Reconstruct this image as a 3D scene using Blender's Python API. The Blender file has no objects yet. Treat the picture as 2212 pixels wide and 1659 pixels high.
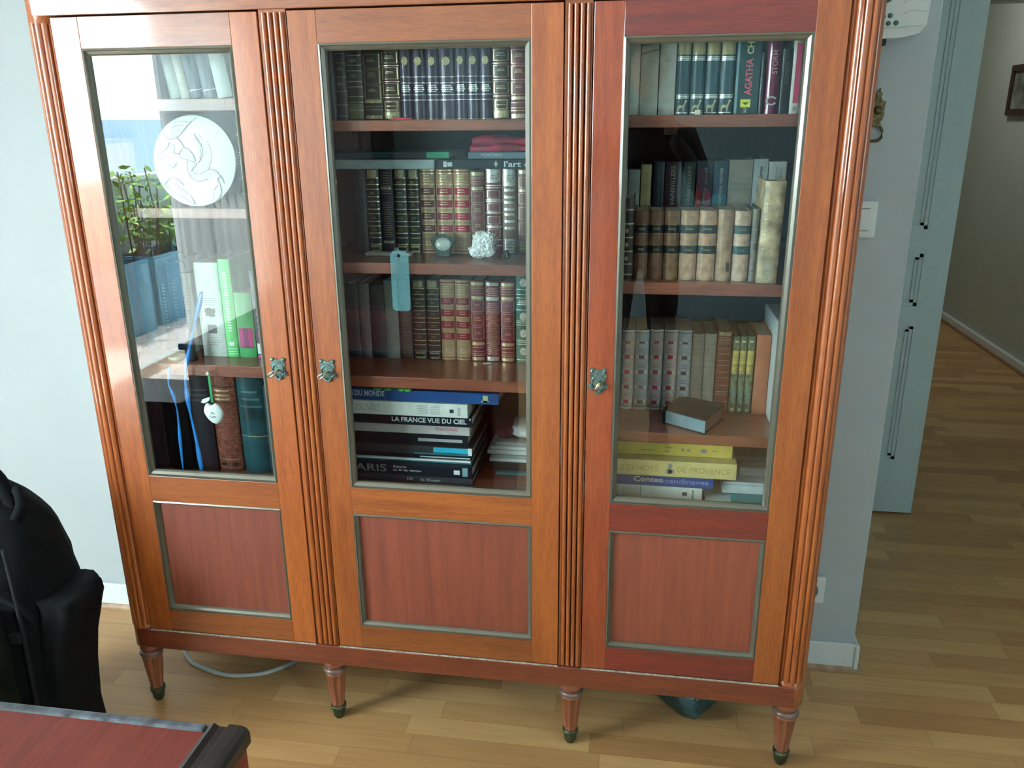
import bpy, bmesh, math, random
from mathutils import Vector, Matrix, noise
R = math.radians
random.seed(7)
SC = bpy.context.scene
COL = SC.collection

# ------------------------------------------------------------------ camera
cam_data = bpy.data.cameras.new('camera')
cam = bpy.data.objects.new('camera', cam_data)
COL.objects.link(cam)
cam_data.sensor_width = 36.0
cam_data.lens = 36.0 * 1770.82 / 2212.0
cam_data.clip_start = 0.01
cam_data.clip_end = 300
_r = Vector((0.98808604, 0.15367254, -0.00840979))
_u = Vector((-0.03916564, 0.3039205, 0.951892))
_f = Vector((-0.14883557, 0.94022183, -0.30631828))
cam.matrix_world = Matrix((
    (_r.x, _u.x, -_f.x, 0.42051856),
    (_r.y, _u.y, -_f.y, -1.61798312),
    (_r.z, _u.z, -_f.z, 1.45392537),
    (0, 0, 0, 1)))
SC.camera = cam

# ------------------------------------------------------------------ light and exposure
SC.view_settings.view_transform = 'Standard'
SC.view_settings.look = 'None'
SC.view_settings.gamma = 1.0
SC.view_settings.use_curve_mapping = False
SC.view_settings.exposure = 0.06
world = bpy.data.worlds.new('sky')
SC.world = world
world.use_nodes = True
wn = world.node_tree.nodes
wn['Background'].inputs[0].default_value = (0.82, 0.95, 1.0, 1)
wn['Background'].inputs[1].default_value = 32.0
sun_d = bpy.data.lights.new('sun', 'SUN')
sun_d.energy = 70
sun_d.angle = R(0.6)
sun_d.color = (1.0, 0.95, 0.87)
sun = bpy.data.objects.new('sun', sun_d)
COL.objects.link(sun)
sun.rotation_euler = Vector((0.26, -0.06, -0.96)).to_track_quat('-Z', 'Y').to_euler()
# portal in the balcony window opening (guides daylight sampling only)
por_d = bpy.data.lights.new('window_portal', 'AREA')
por_d.shape = 'RECTANGLE'
por_d.size = 3.05
por_d.size_y = 2.18
por_d.cycles.is_portal = True
por = bpy.data.objects.new('window_portal', por_d)
COL.objects.link(por)
por.location = (-2.41, -2.625, 1.1)
por.rotation_euler = Vector((1, 0, 0)).to_track_quat('-Z', 'Z').to_euler()

por2_d = bpy.data.lights.new('added_window_portal', 'AREA')  # portal of the side window added as fill light
por2_d.shape = 'RECTANGLE'; por2_d.size = 0.6; por2_d.size_y = 0.95
por2_d.cycles.is_portal = True
por2 = bpy.data.objects.new('added_window_portal', por2_d)
COL.objects.link(por2)
por2.location = (2.71, -2.6, 1.5)
por2.rotation_euler = Vector((-1, 0, 0)).to_track_quat('-Z', 'Z').to_euler()

# ------------------------------------------------------------------ materials
MATS = {}
def newmat(name):
    m = bpy.data.materials.new(name); m.use_nodes = True
    MATS[name] = m
    return m, m.node_tree.nodes, m.node_tree.links, m.node_tree.nodes['Principled BSDF']
def mat(name, col, rough=0.5, metal=0.0, spec=0.5, coat=0.0, var=0.06, scale=40, bump=0.0):
    """plain procedural material: colour with a little noise variation"""
    if name in MATS: return MATS[name]
    m, N, L, b = newmat(name)
    b.inputs['Roughness'].default_value = rough
    b.inputs['Metallic'].default_value = metal
    b.inputs['Specular IOR Level'].default_value = spec
    b.inputs['Coat Weight'].default_value = coat
    b.inputs['Coat Roughness'].default_value = 0.15
    tc = N.new('ShaderNodeTexCoord'); no = N.new('ShaderNodeTexNoise')
    no.inputs['Scale'].default_value = scale; no.inputs['Detail'].default_value = 4
    L.new(tc.outputs['Object'], no.inputs['Vector'])
    r = N.new('ShaderNodeValToRGB')
    r.color_ramp.elements[0].position = 0.3; r.color_ramp.elements[1].position = 0.7
    r.color_ramp.elements[0].color = tuple(max(0, c*(1-var*2)) for c in col) + (1,)
    r.color_ramp.elements[1].color = tuple(min(1, c*(1+var*2)) for c in col) + (1,)
    L.new(no.outputs['Fac'], r.inputs['Fac']); L.new(r.outputs['Color'], b.inputs['Base Color'])
    if bump:
        bp = N.new('ShaderNodeBump'); bp.inputs['Strength'].default_value = bump
        bp.inputs['Distance'].default_value = 0.002
        L.new(no.outputs['Fac'], bp.inputs['Height']); L.new(bp.outputs['Normal'], b.inputs['Normal'])
    return m
def wood(name, dark, light, axis='Z', rough=0.44, coat=0.8, stretch=14, coat_rough=0.07, fleck=0.5, spec=0.8, ior=1.5):
    m, N, L, b = newmat(name)
    tc = N.new('ShaderNodeTexCoord'); mp = N.new('ShaderNodeMapping'); oi = N.new('ShaderNodeObjectInfo')
    L.new(tc.outputs['Object'], mp.inputs['Vector'])
    sc = {'X': (1, stretch, stretch), 'Z': (stretch, stretch, 1), 'Y': (stretch, 1, stretch)}[axis]
    mp.inputs['Scale'].default_value = sc
    mul = N.new('ShaderNodeMath'); mul.operation = 'MULTIPLY'; mul.inputs[1].default_value = 37.0
    L.new(oi.outputs['Random'], mul.inputs[0])
    cb = N.new('ShaderNodeCombineXYZ')
    for i in range(3): L.new(mul.outputs[0], cb.inputs[i])
    L.new(cb.outputs[0], mp.inputs['Location'])
    n1 = N.new('ShaderNodeTexNoise'); n1.inputs['Scale'].default_value = 3.2; n1.inputs['Detail'].default_value = 5
    n1.inputs['Distortion'].default_value = 0.6
    n2 = N.new('ShaderNodeTexNoise'); n2.inputs['Scale'].default_value = 30; n2.inputs['Detail'].default_value = 3
    L.new(mp.outputs[0], n1.inputs['Vector']); L.new(mp.outputs[0], n2.inputs['Vector'])
    mx = N.new('ShaderNodeMath'); mx.operation = 'MULTIPLY_ADD'
    mx.inputs[1].default_value = fleck; L.new(n2.outputs['Fac'], mx.inputs[0])
    m3 = N.new('ShaderNodeMath'); m3.operation = 'MULTIPLY'; m3.inputs[1].default_value = 1 - fleck
    L.new(n1.outputs['Fac'], m3.inputs[0]); L.new(m3.outputs[0], mx.inputs[2])
    r = N.new('ShaderNodeValToRGB')
    r.color_ramp.elements[0].position = 0.36; r.color_ramp.elements[1].position = 0.64
    r.color_ramp.elements[0].color = tuple(dark) + (1,); r.color_ramp.elements[1].color = tuple(light) + (1,)
    L.new(mx.outputs[0], r.inputs['Fac'])
    # each board its own tone
    mr = N.new('ShaderNodeMapRange'); mr.inputs[3].default_value = 0.86; mr.inputs[4].default_value = 1.14
    L.new(oi.outputs['Random'], mr.inputs[0])
    hv = N.new('ShaderNodeHueSaturation'); L.new(mr.outputs[0], hv.inputs['Value'])
    L.new(r.outputs['Color'], hv.inputs['Color']); L.new(hv.outputs['Color'], b.inputs['Base Color'])
    b.inputs['Roughness'].default_value = rough; b.inputs['Specular IOR Level'].default_value = spec; b.inputs['IOR'].default_value = ior
    b.inputs['Coat Weight'].default_value = coat; b.inputs['Coat Roughness'].default_value = coat_rough
    bp = N.new('ShaderNodeBump'); bp.inputs['Strength'].default_value = 0.03; bp.inputs['Distance'].default_value = 0.0006
    L.new(n2.outputs['Fac'], bp.inputs['Height']); L.new(bp.outputs['Normal'], b.inputs['Normal'])
    return m
WD, WL = (0.235, 0.047, 0.007), (0.40, 0.104, 0.015)
RD, RL = (0.09, 0.008, 0.006), (0.20, 0.020, 0.010)
W_V = wood('mahogany_upright', WD, WL, 'Z')
W_VR = wood('mahogany_red_upright', (0.22, 0.030, 0.008), (0.39, 0.070, 0.015), 'Z')
W_H = wood('mahogany_rail', (0.20, 0.044, 0.008), (0.34, 0.092, 0.016), 'X')
W_BR = wood('mahogany_base_rail', (0.13, 0.022, 0.008), (0.24, 0.046, 0.014), 'X')
W_HR = wood('mahogany_red_rail', RD, RL, 'X')
W_P = wood('mahogany_panel', (0.18, 0.032, 0.015), (0.27, 0.055, 0.023), 'Z', rough=0.52, coat=0.35, stretch=22, coat_rough=0.25, fleck=0.3, spec=1.0)
W_SH = wood('mahogany_shelf', (0.15, 0.036, 0.020), (0.27, 0.075, 0.036), 'X', rough=0.35, coat=0.5, coat_rough=0.15)
W_LEG = wood('mahogany_leg', (0.22, 0.055, 0.022), (0.34, 0.10, 0.038), 'Z')
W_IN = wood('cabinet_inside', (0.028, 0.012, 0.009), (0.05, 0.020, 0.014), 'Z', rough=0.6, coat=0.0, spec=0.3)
W_TAB = wood('table_red_wood', (0.12, 0.016, 0.011), (0.21, 0.035, 0.021), 'Y', rough=0.45, coat=0.12, coat_rough=0.3, stretch=25, spec=0.4)
BEAD = mat('dusty_bronze_bead', (0.12, 0.115, 0.085), 0.30, 0.3, coat=0.5, var=0.03, scale=20)
DUST = mat('dust_line', (0.42, 0.40, 0.33), 0.9, var=0.2, scale=120)
PATINA = mat('verdigris_bronze', (0.17, 0.26, 0.24), 0.38, 0.75, var=0.25, scale=220)
BRASSFOOT = mat('tarnished_brass_foot', (0.09, 0.12, 0.07), 0.4, 0.6, var=0.25, scale=90)
STEEL = mat('worn_steel_key', (0.72, 0.66, 0.55), 0.25, 1.0)
WALL = mat('white_wall_paint', (0.46, 0.515, 0.53), 0.75, var=0.012, scale=5, bump=0.0)
ROOMT = mat('blue_grey_wall_paint', (0.24, 0.37, 0.42), 0.8, var=0.02, scale=5)
HALLW = mat('hall_wall_paint', (0.50, 0.55, 0.49), 0.8, var=0.015, scale=5)
TRIM = mat('white_gloss_trim', (0.75, 0.80, 0.80), 0.35, var=0.01)
DOORM = mat('pale_blue_door_paint', (0.55, 0.66, 0.67), 0.38, var=0.012)
QROUND = mat('oak_quarter_round', (0.36, 0.22, 0.12), 0.4, var=0.15)
CEIL = mat('ceiling_paint', (0.8, 0.8, 0.78), 0.9, var=0.01)

def glass_mat(name, tint=(0.93, 0.97, 0.96), k=2.0):
    m = bpy.data.materials.new(name); m.use_nodes = True
    N, L = m.node_tree.nodes, m.node_tree.links
    N.clear()
    o = N.new('ShaderNodeOutputMaterial'); t = N.new('ShaderNodeBsdfTransparent'); g = N.new('ShaderNodeBsdfGlossy')
    t.inputs['Color'].default_value = tint + (1,)
    g.inputs['Roughness'].default_value = 0.0; g.inputs['Color'].default_value = (1, 1, 1, 1)
    fr = N.new('ShaderNodeFresnel'); fr.inputs['IOR'].default_value = 1.5
    ge = N.new('ShaderNodeNewGeometry')
    a = N.new('ShaderNodeMath'); a.operation = 'MULTIPLY'; a.inputs[1].default_value = k; a.use_clamp = True
    inv = N.new('ShaderNodeMath'); inv.operation = 'SUBTRACT'; inv.inputs[0].default_value = 1.0
    b = N.new('ShaderNodeMath'); b.operation = 'MULTIPLY'
    L.new(fr.outputs[0], a.inputs[0]); L.new(ge.outputs['Backfacing'], inv.inputs[1])
    L.new(a.outputs[0], b.inputs[0]); L.new(inv.outputs[0], b.inputs[1])
    mx = N.new('ShaderNodeMixShader')
    L.new(b.outputs[0], mx.inputs[0]); L.new(t.outputs[0], mx.inputs[1]); L.new(g.outputs[0], mx.inputs[2])
    L.new(mx.outputs[0], o.inputs['Surface'])
    MATS[name] = m
    return m
GLASS = glass_mat('cabinet_glass')
WGLASS = glass_mat('window_glass', (0.96, 0.98, 0.98), 1.0)

def floor_mat():
    m, N, L, b = newmat('oak_strip_floor')
    tc = N.new('ShaderNodeTexCoord'); sp = N.new('ShaderNodeSeparateXYZ'); L.new(tc.outputs['Object'], sp.inputs[0])
    def M(op, a, c=None, d=None):
        n = N.new('ShaderNodeMath'); n.operation = op
        for i, v in enumerate((a, c, d)):
            if v is None: continue
            if isinstance(v, (int, float)): n.inputs[i].default_value = v
            else: L.new(v, n.inputs[i])
        return n.outputs[0]
    x, y = sp.outputs[0], sp.outputs[1]
    ry = M('DIVIDE', y, 0.066); row = M('FLOOR', ry)
    w1 = N.new('ShaderNodeTexWhiteNoise'); w1.noise_dimensions = '1D'; L.new(row, w1.inputs['W'])
    rx = M('MULTIPLY_ADD', x, 1/0.46, M('MULTIPLY', w1.outputs['Value'], 7.3)); colx = M('FLOOR', rx)
    cb = N.new('ShaderNodeCombineXYZ'); L.new(row, cb.inputs[0]); L.new(colx, cb.inputs[1])
    w2 = N.new('ShaderNodeTexWhiteNoise'); w2.noise_dimensions = '2D'; L.new(cb.outputs[0], w2.inputs['Vector'])
    mp = N.new('ShaderNodeMapping'); mp.inputs['Scale'].default_value = (3, 45, 1); L.new(tc.outputs['Object'], mp.inputs[0])
    ad = N.new('ShaderNodeVectorMath'); ad.operation = 'ADD'; L.new(mp.outputs[0], ad.inputs[0])
    sv = N.new('ShaderNodeVectorMath'); sv.operation = 'SCALE'; sv.inputs['Scale'].default_value = 20
    L.new(w2.outputs['Color'], sv.inputs[0]); L.new(sv.outputs[0], ad.inputs[1])
    n1 = N.new('ShaderNodeTexNoise'); n1.inputs['Scale'].default_value = 1.5; n1.inputs['Detail'].default_value = 6
    n1.inputs['Distortion'].default_value = 0.8
    L.new(ad.outputs[0], n1.inputs['Vector'])
    fac = M('ADD', M('MULTIPLY', w2.outputs['Value'], 0.55), M('MULTIPLY', n1.outputs['Fac'], 0.5))
    r = N.new('ShaderNodeValToRGB'); e = r.color_ramp.elements
    e[0].position = 0.15; e[0].color = (0.37, 0.19, 0.072, 1)
    e[1].position = 0.95; e[1].color = (0.66, 0.42, 0.185, 1)
    q = e.new(0.55); q.color = (0.52, 0.30, 0.12, 1)
    L.new(fac, r.inputs['Fac'])
    # joints
    fy = M('ABSOLUTE', M('SUBTRACT', M('FRACT', ry), 0.5)); jy = M('GREATER_THAN', fy, 0.487)
    fx = M('ABSOLUTE', M('SUBTRACT', M('FRACT', rx), 0.5)); jx = M('GREATER_THAN', fx, 0.4975)
    j = M('MAXIMUM', jy, jx)
    mixc = N.new('ShaderNodeMix'); mixc.data_type = 'RGBA'
    L.new(M('MULTIPLY', j, 0.35), mixc.inputs[0]); L.new(r.outputs['Color'], mixc.inputs[6])
    mixc.inputs[7].default_value = (0.10, 0.05, 0.02, 1)
    L.new(mixc.outputs[2], b.inputs['Base Color'])
    b.inputs['Roughness'].default_value = 0.38; b.inputs['Coat Weight'].default_value = 0.15
    b.inputs['Coat Roughness'].default_value = 0.3
    return m
FLOOR = floor_mat()

# ------------------------------------------------------------------ mesh helpers
ORIGIN = {}
class MB:
    """collects shapes in world coordinates; build() links them as ONE mesh object"""
    def __init__(s): s.v = []; s.f = []; s.m = []; s.mats = []; s.sm = []
    def mi(s, m):
        if m not in s.mats: s.mats.append(m)
        return s.mats.index(m)
    def add(s, vs, fs, m, smooth=False):
        o = len(s.v); s.v += [Vector(v) for v in vs]; k = s.mi(m)
        for f in fs: s.f.append([o+i for i in f]); s.m.append(k); s.sm.append(smooth)
    def box(s, x0, x1, y0, y1, z0, z1, m, T=None):
        vs = [Vector(p) for p in ((x0,y0,z0),(x1,y0,z0),(x1,y1,z0),(x0,y1,z0),(x0,y0,z1),(x1,y0,z1),(x1,y1,z1),(x0,y1,z1))]
        if T: vs = [T @ p for p in vs]
        s.add(vs, [(0,3,2,1),(4,5,6,7),(0,1,5,4),(1,2,6,5),(2,3,7,6),(3,0,4,7)], m)
    def bbox(s, x0, x1, y0, y1, z0, z1, m, b=0.003, T=None, seg=2):
        """bevelled box"""
        bm = bmesh.new(); bmesh.ops.create_cube(bm, size=1)
        for v in bm.verts:
            v.co = Vector(((x0+x1)/2+v.co.x*(x1-x0), (y0+y1)/2+v.co.y*(y1-y0), (z0+z1)/2+v.co.z*(z1-z0)))
        b = min(b, 0.45*min(x1-x0, y1-y0, z1-z0))
        bmesh.ops.bevel(bm, geom=bm.edges[:], offset=b, segments=seg, affect='EDGES', profile=0.5)
        s.bm(bm, m, T, False)
    def bm(s, bm, m, T=None, smooth=False):
        bm.verts.ensure_lookup_table(); bm.verts.index_update()
        vs = [(T @ v.co if T else v.co.copy()) for v in bm.verts]
        s.add(vs, [[v.index for v in f.verts] for f in bm.faces], m, smooth)
        bm.free()
    def prism(s, pts, d0, d1, m, plane='XZ', T=None, smooth=False):
        """outline pts extruded between depths d0 < d1 along the missing axis"""
        mk = {'XZ': lambda a, b, d: (a, d, b), 'XY': lambda a, b, d: (a, b, d), 'YZ': lambda a, b, d: (d, a, b)}[plane]
        n = len(pts); ar = sum(pts[i][0]*pts[(i+1) % n][1]-pts[(i+1) % n][0]*pts[i][1] for i in range(n))
        if ar < 0: pts = pts[::-1]
        vs = [Vector(mk(a, b, d0)) for a, b in pts] + [Vector(mk(a, b, d1)) for a, b in pts]
        if T: vs = [T @ v for v in vs]
        fs = [list(range(n)), list(range(2*n-1, n-1, -1))] + [(i, n+i, n+(i+1) % n, (i+1) % n) for i in range(n)]
        if plane != 'XZ': fs = [f[::-1] for f in fs]
        s.add(vs, fs, m, smooth)
    def lathe(s, prof, c, m, seg=24, smooth=True, axis='Z', T=None, flute=0, fd=0.0, f0=-9, f1=9):
        """profile list of (height, radius) about a vertical (or other) axis through c"""
        vs = []; fs = []
        for (h, r) in prof:
            for i in range(seg):
                a = 2*math.pi*i/seg; rr = r
                if flute and f0 <= h <= f1: rr = r - fd*r*(0.5-0.5*math.cos(a*flute))
                p = {'Z': (c[0]+rr*math.cos(a), c[1]+rr*math.sin(a), c[2]+h),
                     'Y': (c[0]+rr*math.cos(a), c[1]+h, c[2]-rr*math.sin(a)),
                     'X': (c[0]+h, c[1]+rr*math.cos(a), c[2]+rr*math.sin(a))}[axis]
                vs.append(Vector(p))
        if T: vs = [T @ v for v in vs]
        k = len(prof)
        up = prof[-1][0] > prof[0][0]
        for j in range(k-1):
            for i in range(seg):
                a, b2 = j*seg+i, j*seg+(i+1) % seg
                q = (a, b2, b2+seg, a+seg)
                fs.append(q if up else q[::-1])
        c0 = list(range(seg)); c1 = [(k-1)*seg+i for i in range(seg)]
        fs.append(c0[::-1] if up else c0); fs.append(c1 if up else c1[::-1])
        s.add(vs, fs, m, smooth)
    def tube(s, pts, r, m, seg=8, flat=None, smooth=True):
        """tube along a path; flat=(rx, ry) gives an oval or ribbon section"""
        P = [Vector(p) for p in pts]; n = len(P); vs = []
        rad = r if isinstance(r, (list, tuple)) else [r]*n
        up = Vector((0, 0, 1))
        for i in range(n):
            t = (P[min(i+1, n-1)]-P[max(i-1, 0)]).normalized()
            a = t.cross(up)
            if a.length < 1e-3: a = t.cross(Vector((0, 1, 0)))
            a.normalize(); b2 = a.cross(t)
            if flat: a, b2 = Vector((1, 0, 0)), Vector((0, 1, 0))
            for k in range(seg):
                g = 2*math.pi*k/seg
                if flat: vs.append(P[i]+a*flat[0]*math.cos(g)+b2*flat[1]*math.sin(g))
                else: vs.append(P[i]+(a*math.cos(g)+b2*math.sin(g))*rad[i])
        fs = []
        for i in range(n-1):
            for k in range(seg):
                fs.append((i*seg+k, i*seg+(k+1) % seg, (i+1)*seg+(k+1) % seg, (i+1)*seg+k))
        fs.append(list(range(seg))[::-1]); fs.append([(n-1)*seg+k for k in range(seg)])
        s.add(vs, fs, m, smooth)
    def build(s, name, parent=None, T=None, recalc=True):
        o0 = ORIGIN.get(parent.name, Vector((0, 0, 0))) if parent else Vector((0, 0, 0))
        me = bpy.data.meshes.new(name)
        me.from_pydata([(T @ v if T else v)-o0 for v in s.v], [], s.f)
        for m in s.mats: me.materials.append(m)
        me.polygons.foreach_set('material_index', s.m)
        me.polygons.foreach_set('use_smooth', s.sm)
        if recalc:
            bm = bmesh.new(); bm.from_mesh(me); bmesh.ops.recalc_face_normals(bm, faces=bm.faces[:]); bm.to_mesh(me); bm.free()
        me.update()
        o = bpy.data.objects.new(name, me); COL.objects.link(o)
        if parent: o.parent = parent
        ORIGIN[o.name] = o0
        return o
def recentre(o):
    """move a top-level mesh object's origin to its base centre"""
    vs = o.data.vertices
    xs = [v.co.x for v in vs]; ys = [v.co.y for v in vs]; zs = [v.co.z for v in vs]
    c = Vector(((min(xs)+max(xs))/2, (min(ys)+max(ys))/2, min(zs)))
    o.data.transform(Matrix.Translation(-c)); o.location = c
    return o
def tag(o, label=None, cat=None, group=None, kind=None):
    if label: o['label'] = label
    if cat: o['category'] = cat
    if group: o['group'] = group
    if kind: o['kind'] = kind
    return o
def thing(name, loc, label, cat, group=None):
    o = bpy.data.objects.new(name, None); COL.objects.link(o); o.location = loc
    o.empty_display_size = 0.05
    ORIGIN[o.name] = Vector(loc)
    return tag(o, label, cat, group)
def struct(mb, name, parent=None):
    o = mb.build(name, parent)
    if not parent: tag(o, kind='structure')
    return o
def text_mb(s, cx, y, cz, w, h, m, vertical=False, bold=0.0, T=None, ex=0.0003, spacing=1.0, face='F', down=False):
    """lettering as geometry, its bounding box fitted to w x h (w along the reading direction)"""
    cu = bpy.data.curves.new('t', 'FONT'); cu.body = s; cu.size = 1; cu.offset = bold; cu.space_character = spacing
    cu.resolution_u = 3
    ob = bpy.data.objects.new('t', cu); me = bpy.data.meshes.new_from_object(ob)
    bpy.data.objects.remove(ob)
    vs = [v.co.copy() for v in me.vertices]; fs = [list(p.vertices) for p in me.polygons]
    bpy.data.meshes.remove(me)
    x0, x1 = min(v.x for v in vs), max(v.x for v in vs); y0, y1 = min(v.y for v in vs), max(v.y for v in vs)
    out = []
    for v in vs:
        a = ((v.x-x0)/(x1-x0)-0.5)*w; b = ((v.y-y0)/(y1-y0)-0.5)*h
        if down: p = Vector((cx+b, y, cz-a))
        elif vertical: p = Vector((cx-b, y, cz+a))
        else: p = Vector((cx+a, y, cz+b))
        out.append(p)
    k = len(out)
    # thin solid letters
    allv = [p-Vector((0, ex, 0)) for p in out] + [p.copy() for p in out]
    edges = {}
    for f in fs:
        for i in range(len(f)):
            e = (f[i], f[(i+1) % len(f)]); edges[e] = edges.get(e, 0)+1
    side = [(a, a+k, b+k, b) for (a, b) in edges if (b, a) not in edges]
    allf = fs + [[i+k for i in f][::-1] for f in fs] + side
    if T: allv = [T @ p for p in allv]
    mb = MB(); mb.add(allv, allf, m)
    return mb

# ------------------------------------------------------------------ the room
def slab(name, *b, m=WALL):
    mb = MB(); mb.box(*b, m); return struct(mb, name)
slab('floor', -2.4, 2.7, -4.6, 6.0, -0.12, 0.0, m=FLOOR)
slab('ceiling', -2.6, 2.9, -4.8, 6.2, 2.62, 2.75, m=CEIL)
# wall behind the bookcase ends at x = 1.04 where the hall opens
mb = MB(); mb.bbox(-2.4, 1.04, 0.42, 0.55, 0, 2.62, WALL, b=0.004); struct(mb, 'wall_back')
slab('wall_front', -2.6, 2.9, -4.8, -4.6, 0, 2.62, m=ROOMT)
mb = MB(); mb.box(2.7, 2.9, -4.6, -2.90, 0, 2.62, ROOMT); mb.box(2.7, 2.9, -2.30, 0.42, 0, 2.62, ROOMT)
mb.box(2.7, 2.9, -2.90, -2.30, 0, 1.025, ROOMT); mb.box(2.7, 2.9, -2.90, -2.30, 1.975, 2.62, ROOMT); struct(mb, 'wall_right')
w2 = thing('added_window', (2.8, -2.6, 1.0), None, None); tag(w2, kind='structure')  # small unseen window added to brighten the right side of the room
mb = MB()
for y in (-2.90, -2.34): mb.box(2.78, 2.83, y, y+0.04, 1.025, 1.975, TRIM)
mb.box(2.78, 2.83, -2.86, -2.34, 1.025, 1.065, TRIM); mb.box(2.78, 2.83, -2.86, -2.34, 1.935, 1.975, TRIM); mb.build('window_frame', w2)
mb = MB(); mb.box(2.803, 2.807, -2.86, -2.34, 1.065, 1.935, WGLASS); mb.build('window_pane', w2)
slab('wall_hall_right', 2.7, 2.9, 0.42, 6.0, 0, 2.62, m=HALLW)
slab('wall_hall_end', 0.5, 2.9, 6.0, 6.2, 0, 2.62, m=HALLW)
slab('wall_hall_left', 0.5, 0.62, 0.55, 6.0, 0, 2.62, m=HALLW)
# left wall with the balcony window opening (y -4.15 .. -1.10)
mb = MB()
mb.box(-2.6, -2.4, -1.10, 0.55, 0, 2.62, WALL); mb.box(-2.6, -2.4, -4.8, -4.15, 0, 2.62, WALL)
mb.box(-2.6, -2.4, -4.15, -1.10, 2.18, 2.62, WALL)
struct(mb, 'wall_left')
# window frames and glass
win = thing('window_1', (-2.5, -2.5, 0), None, None); tag(win, kind='structure')
mb = MB()
for y in (-4.15, -3.32, -1.16): mb.box(-2.53, -2.47, y, y+0.06, 0.0, 2.18, TRIM)
mb.box(-2.53, -2.47, -4.15, -1.10, 2.12, 2.18, TRIM); mb.box(-2.53, -2.47, -4.15, -1.10, 0.0, 0.07, TRIM)
mb.build('window_frame', win)
mb = MB(); mb.box(-2.503, -2.497, -4.09, -3.32, 0.07, 2.12, WGLASS); mb.box(-2.503, -2.497, -3.26, -1.16, 0.07, 2.12, WGLASS)
mb.build('window_pane', win)
# baseboards with an oak quarter round
def skirting(name, x0, x1, y, hall=False):
    mb = MB()
    mb.bbox(x0, x1, y-0.012, y, 0.012, 0.085, TRIM, b=0.004)
    pts = [(y, 0.0)] + [(y-0.020*math.cos(a), 0.018*math.sin(a)) for a in [i*math.pi/12 for i in range(7)]]
    mb.prism([(p[0], p[1]) for p in pts], x0, x1+0.01, QROUND, plane='YZ')
    return struct(mb, name)
skirting('baseboard_back', -2.4, 1.052, 0.42)
mb = MB(); mb.bbox(1.04, 1.052, 0.40, 0.56, 0.012, 0.085, TRIM, b=0.004); struct(mb, 'baseboard_corner')
mb = MB(); mb.bbox(2.672, 2.7, -4.6, 6.0, 0.0, 0.055, TRIM, b=0.006)
mb.box(2.655, 2.672, -4.6, 6.0, 0.0, 0.016, QROUND); struct(mb, 'baseboard_right')
mb = MB(); mb.bbox(0.62, 2.7, 3.35, 3.50, 2.02, 2.62, DOORM, b=0.01); struct(mb, 'trim_1')

# hall door leaf standing open behind the wall end
dr = thing('door_1', (1.08, 1.42, 0), None, None); tag(dr, kind='structure')
mb = MB(); X0, X1, Y0, Y1 = 0.68, 1.48, 1.413, 1.45
mb.box(X0, X0+0.088, Y0, Y1, 0.012, 2.02, DOORM); mb.box(X1-0.088, X1, Y0, Y1, 0.012, 2.02, DOORM)
for z0, z1 in ((0.012, 0.228), (0.742, 0.815), (1.0, 1.085), (1.93, 2.02)):
    mb.box(X0+0.088, X1-0.088, Y0, Y1, z0, z1, DOORM)
for z0, z1 in ((0.228, 0.742), (0.815, 1.0), (1.085, 1.93)):
    mb.box(X0+0.088, X1-0.088, Y0+0.012, Y1-0.012, z0, z1, DOORM)
    a, b2 = X0+0.088, X1-0.088
    for q in range(2):   # two-step moulding round each panel
        d = 0.004+0.004*q; w = 0.012*(q+1)
        mb.box(a, b2, Y0+d, Y0+0.013, z0, z0+w-0.012*q*0, DOORM) if q == 0 else mb.box(a+0.012, b2-0.012, Y0+d, Y0+0.013, z0+0.012, z0+0.022, DOORM)
        mb.box(a, b2, Y0+d, Y0+0.013, z1-0.012, z1, DOORM) if q == 0 else mb.box(a+0.012, b2-0.012, Y0+d, Y0+0.013, z1-0.022, z1-0.012, DOORM)
        for xx, sg in ((a, 1), (b2, -1)):
            p0 = xx+sg*0.012*q; p1 = xx+sg*(0.012*(q+1))
            mb.box(min(p0, p1), max(p0, p1), Y0+d, Y0+0.013, z0, z1, DOORM)
mb.build('door_leaf', dr)
mb = MB(); mb.tube([(0.75, 1.41, 1.03), (0.75, 1.37, 1.03), (0.86, 1.365, 1.03)], 0.009, STEEL); mb.build('door_handle', dr)

# unseen ceiling fixture added to brighten the dim hall
hl = thing('added_hall_lamp', (2.0, 3.9, 2.55), 'round white lamp added unseen above the frame to brighten the hall', 'lamp')
mb = MB(); mb.lathe([(2.56, 0.17), (2.60, 0.18), (2.619, 0.18)], (2.0, 3.9, 0), TRIM, 32); mb.build('base', hl)
GLO = bpy.data.materials.new('added_lamp_glow'); GLO.use_nodes = True
GLO.node_tree.nodes['Principled BSDF'].inputs['Emission Color'].default_value = (1.0, 0.98, 0.90, 1); GLO.node_tree.nodes['Principled BSDF'].inputs['Emission Strength'].default_value = 28
mb = MB(); mb.lathe([(2.52, 0.05), (2.525, 0.10), (2.54, 0.145), (2.558, 0.16)], (2.0, 3.9, 0), GLO, 32); mb.build('shade', hl)

# picture on the hall wall
pic = thing('picture_frame', (2.69, 4.13, 1.46), 'small dark wood framed picture on the hall wall at the upper right', 'picture')
FRM = mat('dark_brown_frame', (0.045, 0.018, 0.010), 0.35)
mb = MB()
for (a, b2, c, d) in ((3.86, 4.30, 1.455, 1.495), (3.86, 4.30, 1.715, 1.755), (3.86, 3.90, 1.495, 1.715), (4.26, 4.30, 1.495, 1.715)):
    mb.bbox(2.675, 2.7, a, b2, c, d, FRM, b=0.005)
mb.build('frame', pic)
mb = MB(); mb.box(2.688, 2.698, 3.90, 4.26, 1.495, 1.715, mat('dim_picture_print', (0.20, 0.22, 0.17), 0.4, var=0.4, scale=9)); mb.build('print', pic)

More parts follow.
